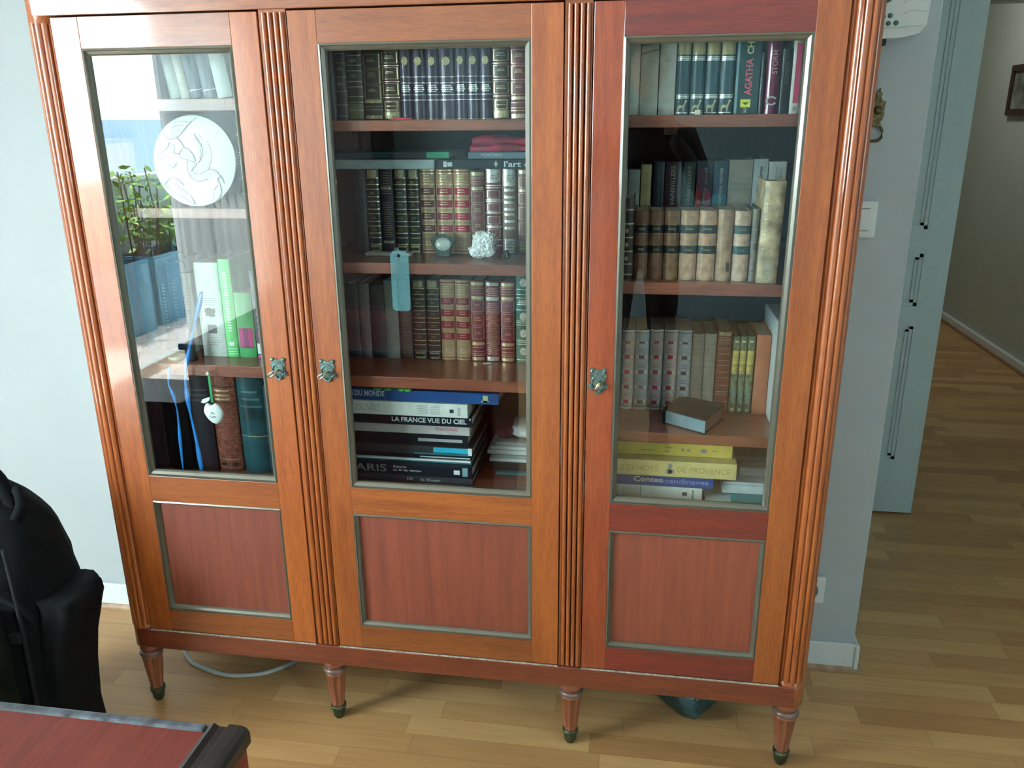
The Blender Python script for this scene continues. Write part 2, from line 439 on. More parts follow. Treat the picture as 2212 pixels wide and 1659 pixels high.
# ------------------------------------------------------------------ things on the wall right of the bookcase
PLW = mat('white_plastic', (0.74, 0.78, 0.76), 0.35, var=0.01)
PLG = mat('pale_green_grille', (0.10, 0.22, 0.17), 0.5)
PLK = mat('black_plastic', (0.015, 0.015, 0.016), 0.4)
ic = thing('wall_intercom', (0.93, 0.42, 1.6), 'white plastic wall unit with green oval holes, top right of the bookcase', 'intercom')
mb = MB()
out = [(0.865, 1.622), (0.90, 1.612), (0.955, 1.615), (0.985, 1.622), (0.998, 1.640), (1.004, 1.80), (0.865, 1.80)]
mb.prism(out, 0.372, 0.42, PLW); 
mb.prism([(0.87, 1.632), (0.99, 1.638), (0.996, 1.79), (0.87, 1.79)], 0.366, 0.373, PLW)
mb.build('housing', ic)
mb = MB()
for (x, z) in ((0.921, 1.657), (0.919, 1.642), (0.934, 1.6425), (0.907, 1.655), (0.905, 1.641)):
    mb.lathe([(0.3645, 0.0052), (0.3675, 0.0052)], (x, 0, z), PLG, 14, axis='Y')
mb.lathe([(0.3625, 0.018), (0.367, 0.02)], (0.906, 0, 1.700), PLG, 20, axis='Y')
mb.build('speaker_holes', ic)
mb = MB()
for z in (1.668, 1.69):
    mb.tube([(0.94, 0.368, z-0.012), (0.96, 0.3655, z), (0.995, 0.367, z-0.004)], 0.0018, PLW)
mb.build('relief_lines', ic)
mb = MB(); mb.bbox(0.885, 0.925, 0.385, 0.42, 1.600, 1.614, PLK); mb.build('hook', ic)

# bronze bottle opener hung on the wall
OLDBR = mat('old_bronze', (0.14, 0.105, 0.040), 0.45, 0.7, var=0.3, scale=150, bump=0.4)
mb = MB(); yb = 0.414
fig = [(0.917, 1.448), (0.928, 1.444), (0.940, 1.446), (0.944, 1.458), (0.943, 1.476), (0.945, 1.486), (0.938, 1.488), (0.933, 1.496),
       (0.936, 1.504), (0.932, 1.507), (0.930, 1.515), (0.927, 1.507), (0.922, 1.504), (0.925, 1.496), (0.920, 1.488), (0.911, 1.490), (0.909, 1.478), (0.916, 1.474), (0.914, 1.46)]
mb.prism([(x, z) for x, z in fig], yb-0.008, yb+0.002, OLDBR)
mb.lathe([(-0.014, 0.004), (-0.011, 0.009), (-0.004, 0.011)], (0.930, yb, 1.468), OLDBR, 12, axis='Y')
mb.prism([(0.922, 1.445), (0.937, 1.445), (0.941, 1.434), (0.919, 1.434)], yb-0.007, yb+0.002, OLDBR)
ring = [(0.921, 1.436), (0.938, 1.436), (0.945, 1.424), (0.945, 1.410), (0.938, 1.403), (0.920, 1.402), (0.912, 1.409), (0.912, 1.424), (0.921, 1.436)]
mb.tube([(x, yb-0.003, z) for x, z in ring], 0.0035, OLDBR)
tag(recentre(mb.build('bottle_opener')), 'old bronze figure bottle opener hanging on the wall beside the bookcase', 'bottle opener')

sw = thing('light_switch', (0.935, 0.42, 1.18), 'white plastic light switch on the wall right of the bookcase', 'light switch')
mb = MB(); mb.bbox(0.865, 0.957, 0.408, 0.42, 1.185, 1.270, PLW, b=0.005); mb.build('plate', sw)
mb = MB(); mb.bbox(0.880, 0.938, 0.402, 0.409, 1.203, 1.252, PLW, b=0.003); mb.box(0.878, 0.940, 0.4075, 0.4085, 1.2015, 1.2025, PLK); mb.box(0.878, 0.940, 0.4075, 0.4085, 1.2525, 1.2535, PLK); mb.build('rocker', sw)
so = thing('wall_socket', (0.92, 0.42, 0.2), 'white power socket low on the wall behind the right column', 'socket')
mb = MB(); mb.bbox(0.865, 0.945, 0.408, 0.42, 0.205, 0.285, PLW, b=0.005); mb.build('plate', so)
mb = MB(); mb.lathe([(0.402, 0.021), (0.409, 0.022)], (0.905, 0, 0.245), mat('socket_shadow_grey', (0.16, 0.16, 0.15), 0.5), 20, axis='Y')
mb.build('socket_well', so)

# ------------------------------------------------------------------ the bookcase
BC = thing('bookcase', (0, 0.2, 0), 'mahogany bookcase with three glazed doors, reeded columns and tapered legs', 'bookcase')
D0 = 0.0          # door face
XA = [-0.765, -0.3245, -0.2664, 0.2670, 0.3200, 0.765]
ZB, ZD, ZT = 0.186, 0.240, 1.6577
# carcass
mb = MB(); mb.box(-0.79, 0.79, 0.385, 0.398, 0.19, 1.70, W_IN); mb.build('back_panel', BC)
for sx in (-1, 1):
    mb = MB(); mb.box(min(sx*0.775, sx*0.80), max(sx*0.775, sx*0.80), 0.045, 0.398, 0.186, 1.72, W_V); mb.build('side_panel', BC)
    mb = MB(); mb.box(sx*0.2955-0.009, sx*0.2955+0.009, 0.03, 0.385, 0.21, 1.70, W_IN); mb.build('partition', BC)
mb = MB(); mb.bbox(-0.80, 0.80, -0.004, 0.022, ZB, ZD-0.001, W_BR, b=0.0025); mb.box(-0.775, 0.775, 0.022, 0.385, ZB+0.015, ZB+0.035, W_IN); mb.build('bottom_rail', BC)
mb = MB()
for a, b2 in ((0, 1), (2, 3), (4, 5)): mb.box(XA[a]+0.001, XA[b2]-0.001, -0.0035, -0.0005, ZD-0.0014, ZD+0.0008, DUST)
mb.build('dust_line', BC)
mb = MB(); mb.bbox(-0.80, 0.80, -0.004, 0.022, ZT+0.002, 1.76, W_H, b=0.002); mb.build('frieze', BC)
mb = MB(); mb.bbox(-0.85, 0.85, -0.045, 0.41, 1.76, 1.80, W_H, b=0.012, seg=3); mb.box(-0.80, 0.80, 0.0, 0.398, 1.70, 1.76, W_IN); mb.build('cornice', BC)

def reed_strip(mb, x0, x1, y, z0, z1, n, m):
    """pilaster board with n convex reeds"""
    w = (x1-x0)/n
    prof = []
    for i in range(n):
        for k in range(9):
            t = k/8; prof.append((x0+w*(i+0.06+0.88*t), y-0.0062*math.sqrt(max(0, 1-(2*t-1)**2))))
    prof = [(x0, y+0.01)] + [(x0, y)] + prof + [(x1, y), (x1, y+0.01)]
    npt = len(prof)
    vs = [(px, py, z0) for px, py in prof] + [(px, py, z1) for px, py in prof]
    # rounded reed ends: pull the end rows flat
    fs = [(i, i+1, npt+i+1, npt+i) for i in range(npt-1)] + [(npt-1, 0, npt, 2*npt-1), list(range(npt))[::-1], list(range(npt, 2*npt))]
    mb.add(vs, fs, m, False)
for (x0, x1) in ((XA[1]+0.001, XA[2]-0.004), (XA[3]+0.001, XA[4]-0.003)):
    mb = MB(); mb.box(x0, x1+0.002, 0.0035, 0.03, ZD, ZT+0.002, W_V)
    reed_strip(mb, x0+0.004, x1, 0.0035, ZD+0.003, ZT-0.004, 4, W_V)
    mb.build('pilaster', BC)
for cx in (-0.793, 0.793):
    mb = MB(); cy = 0.030
    seg = 112; n = 14; Rr = 0.0285; a = 0.0052
    vs = []; fs = []
    for z in (0.243, 1.652):
        for i in range(seg):
            th = 2*math.pi*i/seg; t = (th*n/(2*math.pi)) % 1
            r = Rr + a*math.sqrt(max(0, 1-(2*t-1)**2))
            vs.append((cx+r*math.cos(th), cy+r*math.sin(th), z))
    for i in range(seg): fs.append((i, (i+1) % seg, seg+(i+1) % seg, seg+i))
    fs += [list(range(seg))[::-1], list(range(seg, 2*seg))]
    mb.add(vs, fs, W_V, False)
    mb.lathe([(0.183, 0.0300), (0.184, 0.0325), (0.247, 0.0325), (0.249, 0.029)], (cx, cy, 0), W_V, 32)
    mb.lathe([(1.645, 0.029), (1.647, 0.0335), (1.759, 0.0335)], (cx, cy, 0), W_V, 32)
    mb.build('column', BC)
LEGP = [(0.186, 0.0215), (0.180, 0.0225), (0.172, 0.0265), (0.164, 0.0272), (0.160, 0.0235), (0.157, 0.0235)]
COLLAR = [(0.157, 0.026), (0.153, 0.0295), (0.146, 0.0295), (0.142, 0.026)]
for (cx, cy) in ((-0.797, 0.034), (-0.2975, 0.036), (0.2960, 0.034), (0.7935, 0.034), (-0.79, 0.37), (0.79, 0.37)):
    mb = MB()
    mb.lathe(LEGP, (cx, cy, 0), W_LEG, 28)
    mb.lathe([(0.143, 0.0262), (0.138, 0.0262), (0.134, 0.0255), (0.085, 0.0208), (0.042, 0.0160), (0.036, 0.0160)], (cx, cy, 0), W_LEG, 64, flute=8, fd=0.26, f0=0.04, f1=0.136)
    lg = mb.build('leg', BC)
    mb = MB(); mb.lathe(COLLAR, (cx, cy, 0), mat('greyed_collar', (0.20, 0.13, 0.11), 0.35, 0.2, coat=0.4), 28); mb.build('collar', lg)
    mb = MB(); mb.lathe([(0.040, 0.0165), (0.038, 0.0195), (0.031, 0.0195), (0.029, 0.0165), (0.008, 0.0145), (0.006, 0.0105), (0.0, 0.010)], (cx, cy, 0), BRASSFOOT, 24)
    mb.build('foot_cap', lg)

# doors
def bead(mb, x0, x1, z0, z1, y, w, m):
    """mitred moulding round an opening, sloping inwards"""
    def ring(i, yy): return [(x0+i, yy, z0+i), (x1-i, yy, z0+i), (x1-i, yy, z1-i), (x0+i, yy, z1-i)]
    rows = [ring(0, y-0.0005), ring(w*0.30, y-0.002), ring(w*0.36, y+0.002), ring(w*0.8, y+0.0055), ring(w, y+0.009), ring(w, y+0.016), ring(0, y+0.016)]
    vs = [p for r_ in rows for p in r_]; k = len(rows); fs = []
    for j in range(k):
        for i in range(4):
            a0, b0 = j*4+i, j*4+(i+1) % 4; a1, b1 = ((j+1) % k)*4+i, ((j+1) % k)*4+(i+1) % 4
            fs.append((a0, b0, b1, a1))
    mb.add(vs, fs, m)
DOORS = [(XA[0], XA[1], -0.7045, -0.3820, 'right', 'left'),
         (XA[2], XA[3], -0.2075, 0.2060, 'left', 'middle'),
         (XA[4], XA[5], 0.3757, 0.7075, 'left', 'right')]
GZ0, GZ1, PZ0, PZ1 = 0.6646, 1.5975, 0.301, 0.5992
for (x0, x1, g0, g1, lock, which) in DOORS:
    e = 0.0012
    rt = MB()
    dn = bpy.data.objects.new('door', None); COL.objects.link(dn); dn.parent = BC; ORIGIN[dn.name] = ORIGIN[BC.name].copy()
    dn['label'] = which + ' glazed door'
    for (a, b2) in ((x0+e, g0), (g1, x1-e)):
        mb = MB(); mb.bbox(a, b2, 0.0, 0.024, ZD+0.0015, ZT-0.001, W_VR if (which == 'right' and a < 0.5) else W_V, b=0.0012); mb.build('stile', dn)
    for (z0, z1) in ((ZD+0.0015, PZ0), (PZ1, GZ0), (GZ1, ZT-0.001)):
        mb = MB(); mb.bbox(g0, g1, 0.0002, 0.0238, z0, z1, W_HR if which == 'right' else W_H, b=0.0008); mb.build('rail', dn)
    mb = MB(); mb.box(g0, g1, 0.012, 0.020, PZ0, PZ1, W_P); mb.build('panel', dn)
    mb = MB(); bead(mb, g0, g1, PZ0, PZ1, 0.001, 0.011, BEAD); mb.build('panel_moulding', dn)
    mb = MB(); bead(mb, g0, g1, GZ0, GZ1, 0.001, 0.013, BEAD); mb.build('glass_moulding', dn)
    mb = MB(); mb.box(g0+0.010, g1-0.010, 0.0105, 0.0135, GZ0+0.010, GZ1-0.010, GLASS); mb.build('glass_pane', dn)
    # bronze lock plate with scrolled outline
    cx = {'left': -0.3521, 'middle': -0.2396, 'right': 0.344}[which]; cz = 0.941
    half = [(0.000, 0.0205), (0.004, 0.0225), (0.007, 0.0215), (0.010, 0.0255), (0.0155, 0.0255), (0.0175, 0.0215), (0.0145, 0.0185), (0.0150, 0.0125), (0.0185, 0.0105),
            (0.0150, 0.0070), (0.0155, -0.0010), (0.0165, -0.0055), (0.0205, -0.0085), (0.0205, -0.0140), (0.0155, -0.0165), (0.0110, -0.0170), (0.0080, -0.0215), (0.0040, -0.0250), (0.0, -0.0262)]
    if which == 'right': half = [(x_*1.0, z_*1.12) for x_, z_ in half]
    ol = [(cx+a, cz+b2) for a, b2 in half] + [(cx-a, cz+b2) for a, b2 in half[::-1][1:-1]]
    mb = MB(); mb.prism(ol, -0.0028, 0.0, PATINA)
    mb.tube([(cx+0.013*math.sin(t), -0.0035, cz-0.002+0.016*math.cos(t)*0.9) for t in [i*0.3 for i in range(-7, 8)]], 0.0016, PATINA)
    for sx in (-1, 1):
        mb.lathe([(-0.0055, 0.0015), (-0.004, 0.0035), (-0.0025, 0.004)], (cx+sx*0.0125, 0, cz+0.021), PATINA, 10, axis='Y')
        mb.tube([(cx+sx*0.004, -0.004, cz-0.017), (cx+sx*0.013, -0.0045, cz-0.011), (cx+sx*0.017, -0.004, cz-0.006)], 0.0016, PATINA)
    mb.tube([(cx-0.007, -0.004, cz-0.015), (cx-0.004, -0.005, cz-0.021), (cx+0.003, -0.005, cz-0.023), (cx+0.007, -0.004, cz-0.017)], 0.0018, PATINA)
    mb.build('lock_plate', dn)
    mb = MB()
    if which == 'right':
        mb.lathe([(-0.016, 0.004), (-0.002, 0.0045)], (cx+0.002, 0, cz-0.003), STEEL, 12, axis='Y')
        mb.tube([(cx+0.002, -0.016, cz+0.001), (cx+0.001, -0.017, cz-0.006), (cx-0.002, -0.017, cz-0.012), (cx-0.006, -0.016, cz-0.016)], [0.0045, 0.005, 0.004, 0.0025], STEEL)
        mb.build('key_stub', dn)
    else:
        mb.lathe([(-0.022, 0.0022), (-0.002, 0.0025)], (cx+0.001, 0, cz-0.002), STEEL, 10, axis='Y')
        pts = [(cx+0.001-0.017*(0.5-0.5*math.cos(t)), -0.022-0.002*math.sin(t), cz-0.002-0.010*(0.5-0.5*math.cos(t))+0.0042*math.sin(t)) for t in [i*2*math.pi/16 for i in range(17)]]
        mb.tube(pts, 0.0017, STEEL)
        mb.build('key', dn)
# shelves: (x range, top z, bottom z)
SHL = [(-0.775, -0.3045, 1.5021, 1.4776), (-0.775, -0.3045, 1.2791, 1.2574), (-0.775, -0.3045, 0.9268, 0.9000), (-0.775, -0.3045, 0.640, 0.618),
       (-0.2865, 0.2865, 1.4561, 1.4349), (-0.2865, 0.2865, 1.1688, 1.1452), (-0.2865, 0.2865, 0.9158, 0.8901), (-0.2865, 0.2865, 0.640, 0.618),
       (0.3045, 0.775, 1.4607, 1.4381), (0.3045, 0.775, 1.1386, 1.1140), (0.3045, 0.775, 0.8133, 0.7900), (0.3045, 0.775, 0.640, 0.618)]
for (x0, x1, zt, zb) in SHL:
    mb = MB(); mb.bbox(x0, x1, 0.05, 0.385, zb, zt, W_SH, b=0.0015); mb.build('shelf', BC)

# ------------------------------------------------------------------ books
def C(name, col, rough=0.45, **k): return mat('book_'+name, col, rough, **k)
PAGE = C('pages', (0.62, 0.58, 0.46), 0.85, var=0.12, scale=300)
GOLD = C('gilding', (0.75, 0.60, 0.34), 0.28, metal=0.75, var=0.15, scale=200)
DGOLD = C('dull_gilding', (0.42, 0.36, 0.22), 0.35, metal=0.5, var=0.2, scale=200)
SILV = C('silver_gilding', (0.72, 0.72, 0.66), 0.28, metal=0.7, var=0.2, scale=200)
BLK = C('black', (0.010, 0.010, 0.012), 0.35)
WHT = C('white', (0.78, 0.80, 0.78), 0.45, var=0.02)
GRYT = C('grey_print', (0.28, 0.29, 0.28), 0.6)
DRK = C('dark_print', (0.03, 0.045, 0.06), 0.6)
for _n, _c in dict(rose_lettering=(0.55, 0.10, 0.16), pale_yellow_lettering=(0.50, 0.52, 0.25), pale_teal_edge=(0.20, 0.34, 0.36), dim_lettering=(0.10, 0.11, 0.10),
        pale_lettering=(0.48, 0.46, 0.45), pale_straw=(0.46, 0.40, 0.18), dark_picture=(0.06, 0.07, 0.06), hot_pink=(0.62, 0.10, 0.30), dim_line=(0.06, 0.07, 0.08),
        white_spine=(0.66, 0.68, 0.64), light_grey_lettering=(0.42, 0.44, 0.42), ochre_lettering=(0.40, 0.30, 0.10), teal_edge_cover=(0.03, 0.16, 0.20),
        paper_white=(0.60, 0.63, 0.62), paper_grey=(0.34, 0.36, 0.36), dark_teal_cloth=(0.014, 0.048, 0.056), plum_cloth=(0.040, 0.014, 0.024),
        grey_slab=(0.38, 0.40, 0.38), soft_grey=(0.26, 0.27, 0.25), night_blue=(0.012, 0.016, 0.024), ocean_blue=(0.025, 0.10, 0.21), bluish_cream=(0.46, 0.50, 0.46)).items(): C(_n, _c)
def gl(fs, w=0.007, m=None, e=1.0): return [(f, f+w, m or GOLD, e, 0) for f in fs]
def scrib(f, n, m, e=0.5, step=0.019, w=0.006):
    return [(f-i*step, f-i*step+w, m, e*(0.7+0.3*((i*7) % 3)/2), 0) for i in range(n)]
def frames(cells, m, lab=None, e=0.78, t=0.004):
    """framed panels: gilt outline, leather or label inside"""
    o = []
    for a, b in cells:
        o += [(a, b, m, e+0.12, 0), (a+t, b-t, lab, e, 0)]
    return o
GAPS = [(0.60, 0.71), (0.455, 0.565), (0.31, 0.42), (0.165, 0.275)]
def style(s):
    d = dict(base=BLK, b=0.005, bands=[], decals=[], texts=[], board=None)
    B = d['bands']
    if s == 'darkblue': d['base'] = C('night_blue', (0.012, 0.016, 0.024)); B += gl([0.9, 0.7, 0.5, 0.3, 0.1], 0.004, C('dim_line', (0.06, 0.07, 0.08)))
    elif s == 'dark_gold': d['base'] = C('blue_black', (0.014, 0.018, 0.022)); B += gl([0.95, 0.82, 0.62, 0.42, 0.22, 0.06], 0.006, DGOLD) + scrib(0.76, 3, DGOLD) + scrib(0.55, 3, DGOLD)
    elif s == 'dark_green': d['base'] = C('olive_black', (0.020, 0.022, 0.016)); B += gl([0.93, 0.79, 0.71, 0.56, 0.48, 0.34, 0.26], 0.011, DGOLD) + scrib(0.88, 3, DGOLD) + scrib(0.66, 3, DGOLD) + [(0.02, 0.24, C('olive_foot', (0.10, 0.11, 0.045)), 0.95, 0)]; B += gl([0.14], 0.01, DGOLD)
    elif s == 'greybrown': d['base'] = C('grey_brown', (0.075, 0.055, 0.045)); B += frames([(0.75, 0.95), (0.53, 0.73), (0.31, 0.51)], DGOLD, d['base']) + scrib(0.88, 3, DGOLD) + scrib(0.68, 4, DGOLD) + scrib(0.45, 3, DGOLD) + [(0.25, 0.30, DGOLD, 0.9, 0), (0.02, 0.07, DGOLD, 0.9, 0)] + gl([0.20, 0.15], 0.006, DGOLD)
    elif s in ('brown_frames', 'brown_gold'):
        d['base'] = C('chestnut', (0.085, 0.035, 0.022)); lab = C('brown_label', (0.065, 0.030, 0.022))
        B += frames([(0.79, 0.94), (0.57, 0.73), (0.35, 0.51)], GOLD, lab) + gl([0.97, 0.75, 0.53, 0.31], 0.010) + scrib(0.89, 3, GOLD, 0.55) + scrib(0.67, 2, GOLD, 0.55) + scrib(0.45, 3, GOLD, 0.55)
        B += [(0.13, 0.27, DGOLD, 0.8, 0), (0.02, 0.12, GOLD if s == 'brown_gold' else DGOLD, 0.85, 0), (0.15, 0.25, lab, 0.6, 0)]; B += gl([0.19, 0.07], 0.012, GOLD, 0.5)
    elif s == 'purple':
        d['base'] = C('purple_leather', (0.055, 0.030, 0.060), 0.32); d['b'] = 0.007
        B += gl([0.96, 0.575, 0.495, 0.335, 0.265], 0.008, SILV) + gl([0.005], 0.006, DGOLD) + scrib(0.455, 4, SILV, 0.8, 0.026, 0.015)
        d['decals'] = [('med', 0.5, 0.79, 0.55, 0.125, GOLD)]
    elif s == 'red_gold':
        d['base'] = C('dull_red', (0.16, 0.035, 0.035)); B += frames([(0.76, 0.95), (0.54, 0.73), (0.34, 0.51)], GOLD, d['base']) + scrib(0.89, 3, GOLD) + scrib(0.67, 3, GOLD) + scrib(0.45, 2, GOLD) + [(0.27, 0.31, GOLD, 0.85, 0), (0.01, 0.07, GOLD, 0.9, 0)] + gl([0.22, 0.15, 0.11], 0.008)
    elif s == 'red_bands': d['base'] = C('dull_red', (0.16, 0.035, 0.035)); B += gl([0.92, 0.85, 0.68, 0.60, 0.45, 0.38, 0.25, 0.15, 0.04], 0.022)
    elif s in ('black_gold', 'dark_brown_gold'):
        d['base'] = BLK if s == 'black_gold' else C('bitter_brown', (0.032, 0.018, 0.014))
        B += [(0.90, 0.985, DGOLD, 0.7, 0)] + gl([0.885, 0.81, 0.755, 0.665, 0.61, 0.52, 0.465, 0.375, 0.32, 0.235, 0.18, 0.10], 0.010, GOLD, 0.92) + scrib(0.85, 2, DGOLD) + scrib(0.72, 2, DGOLD) + scrib(0.58, 2, DGOLD) + scrib(0.43, 2, DGOLD) + scrib(0.29, 2, DGOLD) + [(0.01, 0.09, DGOLD, 0.75, 0), (0.035, 0.07, d['base'], 0.7, 0)]
        B += [(f, f+0.045, d['base'], 1, 0.0012) for f in (0.765, 0.62, 0.475, 0.33, 0.19)]
    elif s == 'dark_purple': d['base'] = C('plum_black', (0.022, 0.012, 0.022)); B += scrib(0.95, 9, DGOLD, 0.6, 0.03) + [(0.76, 0.79, DGOLD, 0.8, 0), (0.12, 0.15, DGOLD, 0.8, 0)] + scrib(0.6, 16, DGOLD, 0.7, 0.027)
    elif s in ('tan_red', 'tan_red2', 'tan_dark'):
        d['base'] = C('tan_leather', (0.46, 0.30, 0.17), 0.42, var=0.10); lab = {'tan_red': C('red_label', (0.30, 0.012, 0.035)), 'tan_red2': C('vivid_red_label', (0.42, 0.012, 0.05)), 'tan_dark': C('wine_label', (0.12, 0.015, 0.025))}[s]
        d['b'] = 0.007
        if s == 'tan_dark': d['base'] = C('tan_leather_dull', (0.34, 0.22, 0.13), 0.42, var=0.12)
        B += [(0.955, 0.965, lab, 1, 0)] + gl([0.975, 0.94], 0.009) + scrib(0.91, 4, GOLD, 0.5, 0.03, 0.012) + gl([0.815], 0.006)
        for a in (0.695, 0.55, 0.405, 0.26):
            B += [(a-0.004, a+0.089, GOLD, 0.94, 0), (a, a+0.085, lab, 0.90, 0)] + scrib(a+0.055, 2, GOLD, 0.55, 0.027, 0.008) + [(a-0.05, a-0.012, d['base'], 1, 0.0016)] + gl([a-0.054], 0.004) + gl([a-0.012], 0.004)
        B += [(0.10, 0.15, GOLD, 0.35, 0), (0.113, 0.137, d['base'], 0.28, 0), (0.030, 0.040, lab, 1, 0)] + gl([0.012, 0.045], 0.009)
    elif s in ('red_frames', 'red_framesb'):
        d['base'] = C('brick_red', (0.17, 0.040, 0.040)) if s == 'red_frames' else C('crimson_leather', (0.21, 0.028, 0.038)); g = DGOLD if s == 'red_frames' else GOLD
        B += [(0.94, 0.98, g, 0.9, 0)] + frames([(0.62, 0.76), (0.45, 0.60), (0.28, 0.43)], g, d['base'], 0.8) + scrib(0.70, 1, g) + scrib(0.55, 3, g) + scrib(0.36, 2, g) + [(0.77, 0.81, g, 0.9, 0), (0.20, 0.24, g, 0.9, 0), (0.01, 0.05, g, 0.9, 0)] + gl([0.92, 0.90, 0.87, 0.84, 0.17, 0.12, 0.09, 0.07], 0.006, g)
    elif s == 'red_lines': d['base'] = C('crimson_leather', (0.21, 0.028, 0.038)); B += [(0.94, 0.98, SILV, 0.9, 0), (0.76, 0.80, SILV, 0.9, 0), (0.01, 0.06, SILV, 0.9, 0)] + scrib(0.91, 6, GOLD, 0.9, 0.022) + scrib(0.72, 26, GOLD, 0.85, 0.025, 0.007)
    elif s == 'red_shine': d['base'] = C('dull_red', (0.16, 0.035, 0.035)); B += [(0.84, 0.99, SILV, 0.85, 0)] + frames([(0.66, 0.75), (0.51, 0.60), (0.36, 0.45), (0.2, 0.3)], SILV, d['base'], 0.7) + gl([0.80, 0.775, 0.635, 0.615, 0.485, 0.33, 0.315, 0.17, 0.10], 0.014, SILV) + scrib(0.92, 3, d['base'], 0.5)
    elif s == 'silver_brown': d['base'] = C('taupe', (0.20, 0.13, 0.10), 0.35); B += [(0.8, 0.99, SILV, 0.8, 0)] + [(f, f+0.03, SILV, 0.7, 0.001) for f in (0.74, 0.66, 0.6, 0.52, 0.46, 0.38, 0.3)] + scrib(0.92, 5, d['base'], 0.6) + [(0.02, 0.19, SILV, 0.7, 0)] + gl([0.05, 0.08, 0.12, 0.15], 0.006, d['base'], 0.6)
    elif s == 'mauve_frames': d['base'] = C('mauve_brown', (0.15, 0.06, 0.055)); B += frames([(0.78, 0.90), (0.60, 0.72), (0.42, 0.56), (0.24, 0.38)], DGOLD, d['base']) + [(0.94, 0.98, DGOLD, 0.9, 0), (0.735, 0.765, DGOLD, 0.9, 0)] + scrib(0.15, 7, DGOLD, 0.9, 0.018)
    elif s == 'mauve_lines': d['base'] = C('mauve_dark', (0.075, 0.045, 0.045)); B += scrib(0.97, 34, DGOLD, 0.8, 0.028, 0.005)
    elif s == 'greymauve': d['base'] = C('grey_mauve', (0.12, 0.10, 0.11), 0.6)
    elif s == 'grey': d['base'] = C('soft_grey', (0.26, 0.27, 0.25), 0.6); d['b'] = 0.003
    elif s == 'green_med': d['base'] = C('bottle_green', (0.020, 0.10, 0.065)); B += gl([0.83, 0.775, 0.735, 0.60, 0.475, 0.455, 0.43, 0.255, 0.235, 0.21, 0.03], 0.008, SILV) + scrib(0.70, 3, SILV, 0.8, 0.02, 0.012); d['decals'] = [('med', 0.5, z, 0.5, 0.105, SILV) for z in (0.91, 0.53, 0.34, 0.13)]
    elif s in ('cream', 'cream_diag', 'cream2'):
        d['base'] = C({'cream': 'cream_paper', 'cream_diag': 'cream_paper_b', 'cream2': 'cream_paper_c'}[s], {'cream': (0.42, 0.42, 0.34), 'cream_diag': (0.47, 0.47, 0.40), 'cream2': (0.52, 0.52, 0.46)}[s], 0.6); d['b'] = 0.003
        B += scrib(0.70 if s != 'cream2' else 0.72, 2, GRYT, 0.6) + scrib(0.2, 3, GRYT, 0.7, 0.022, 0.004)
        if s == 'cream_diag': d['decals'] = [('slash', 0.5, 0.93, 0.95, 0.09, GRYT), ('slash', 0.5, 0.82, 0.95, 0.07, GRYT)]
    elif s == 'deer':
        d['base'] = C('petrol_teal', (0.018, 0.062, 0.080), 0.4); d['b'] = 0.006
        B += [(0.78, 0.995, C('old_gold_head', (0.38, 0.31, 0.13), 0.4), 0.94, 0)] + gl([0.745, 0.725, 0.705, 0.255, 0.235, 0.215, 0.02], 0.012, SILV, 0.95)
        d['decals'] = [('deer', 0.5, 0.115, 0.72, 0.17, GOLD)]
    elif s == 'agatha':
        d['base'] = C('dark_teal_cloth', (0.014, 0.048, 0.056)); d['b'] = 0.002
        d['texts'] = [('AGATHA', 0.55, 0.475, 0.47, 0.30, C('rose_lettering', (0.55, 0.10, 0.16)), 'v', 0.03), ('CHRI', 0.55, 0.885, 0.25, 0.28, C('pale_yellow_lettering', (0.50, 0.52, 0.25)), 'v', 0.03), ('2', 0.48, 0.05, 0.18, 0.055, C('pale_yellow_lettering', (0, 0, 0)), 'h', 0.01)]
        d['decals'] = [('rect', 0.48, 0.14, 0.42, 0.10, C('lemon_square', (0.62, 0.62, 0.05))), ('wing', 0.48, 0.14, 0.3, 0.05, DRK), ('rect', 0.07, 0.47, 0.10, 0.92, C('pale_teal_edge', (0.20, 0.34, 0.36)))]
    elif s in ('black', 'blackish'):
        d['b'] = 0.002
        if s == 'blackish': d['texts'] = [('ROMAN', 0.5, 0.62, 0.32, 0.4, C('dim_lettering', (0.10, 0.11, 0.10)), 'v', 0), ('ROMAN', 0.5, 0.25, 0.2, 0.4, C('dim_lettering', (0, 0, 0)), 'v', 0)][:1]; 
    elif s == 'magenta':
        d['base'] = C('magenta_gloss', (0.17, 0.010, 0.060), 0.22, coat=0.8); d['b'] = 0.008
        d['texts'] = [('STORM', 0.55, 0.66, 0.30, 0.36, C('rose_grey_lettering', (0.45, 0.22, 0.25)), 'v', 0.01)]
        d['decals'] = [('ring', 0.5, 0.17, 0.75, 0.12, SILV)]
    elif s == 'pinkwhite':
        d['base'] = C('white_cover', (0.62, 0.60, 0.56)); d['b'] = 0.002
        d['decals'] = [('rect', 0.55, 0.53, 0.55, 0.78, C('pink_strip', (0.50, 0.06, 0.13))), ('rect', 0.55, 0.07, 0.4, 0.06, GRYT)]
    elif s == 'ornate_dark': d['base'] = C('ornate_brown', (0.040, 0.020, 0.015), var=0.3); B += gl([0.85, 0.68, 0.51, 0.34, 0.18, 0.05], 0.016, DGOLD) + [(0.7, 0.83, d['base'], 1, 0.001)]; d['decals'] = [('med', 0.5, z, 0.3, 0.06, DGOLD) for z in (0.6, 0.43, 0.26)]
    elif s.startswith('calf'):
        if s == 'greymottle': pass
        colr = {'calf_black': (0.155, 0.070, 0.042), 'calf_black2': (0.21, 0.115, 0.062), 'calf_light': (0.42, 0.245, 0.15), 'calf_plain': (0.33, 0.205, 0.125), 'calf_teal': (0.44, 0.30, 0.22)}[s]
        d['base'] = C(s, colr, 0.38, var=0.22, scale=55, bump=0.5); d['b'] = 0.008
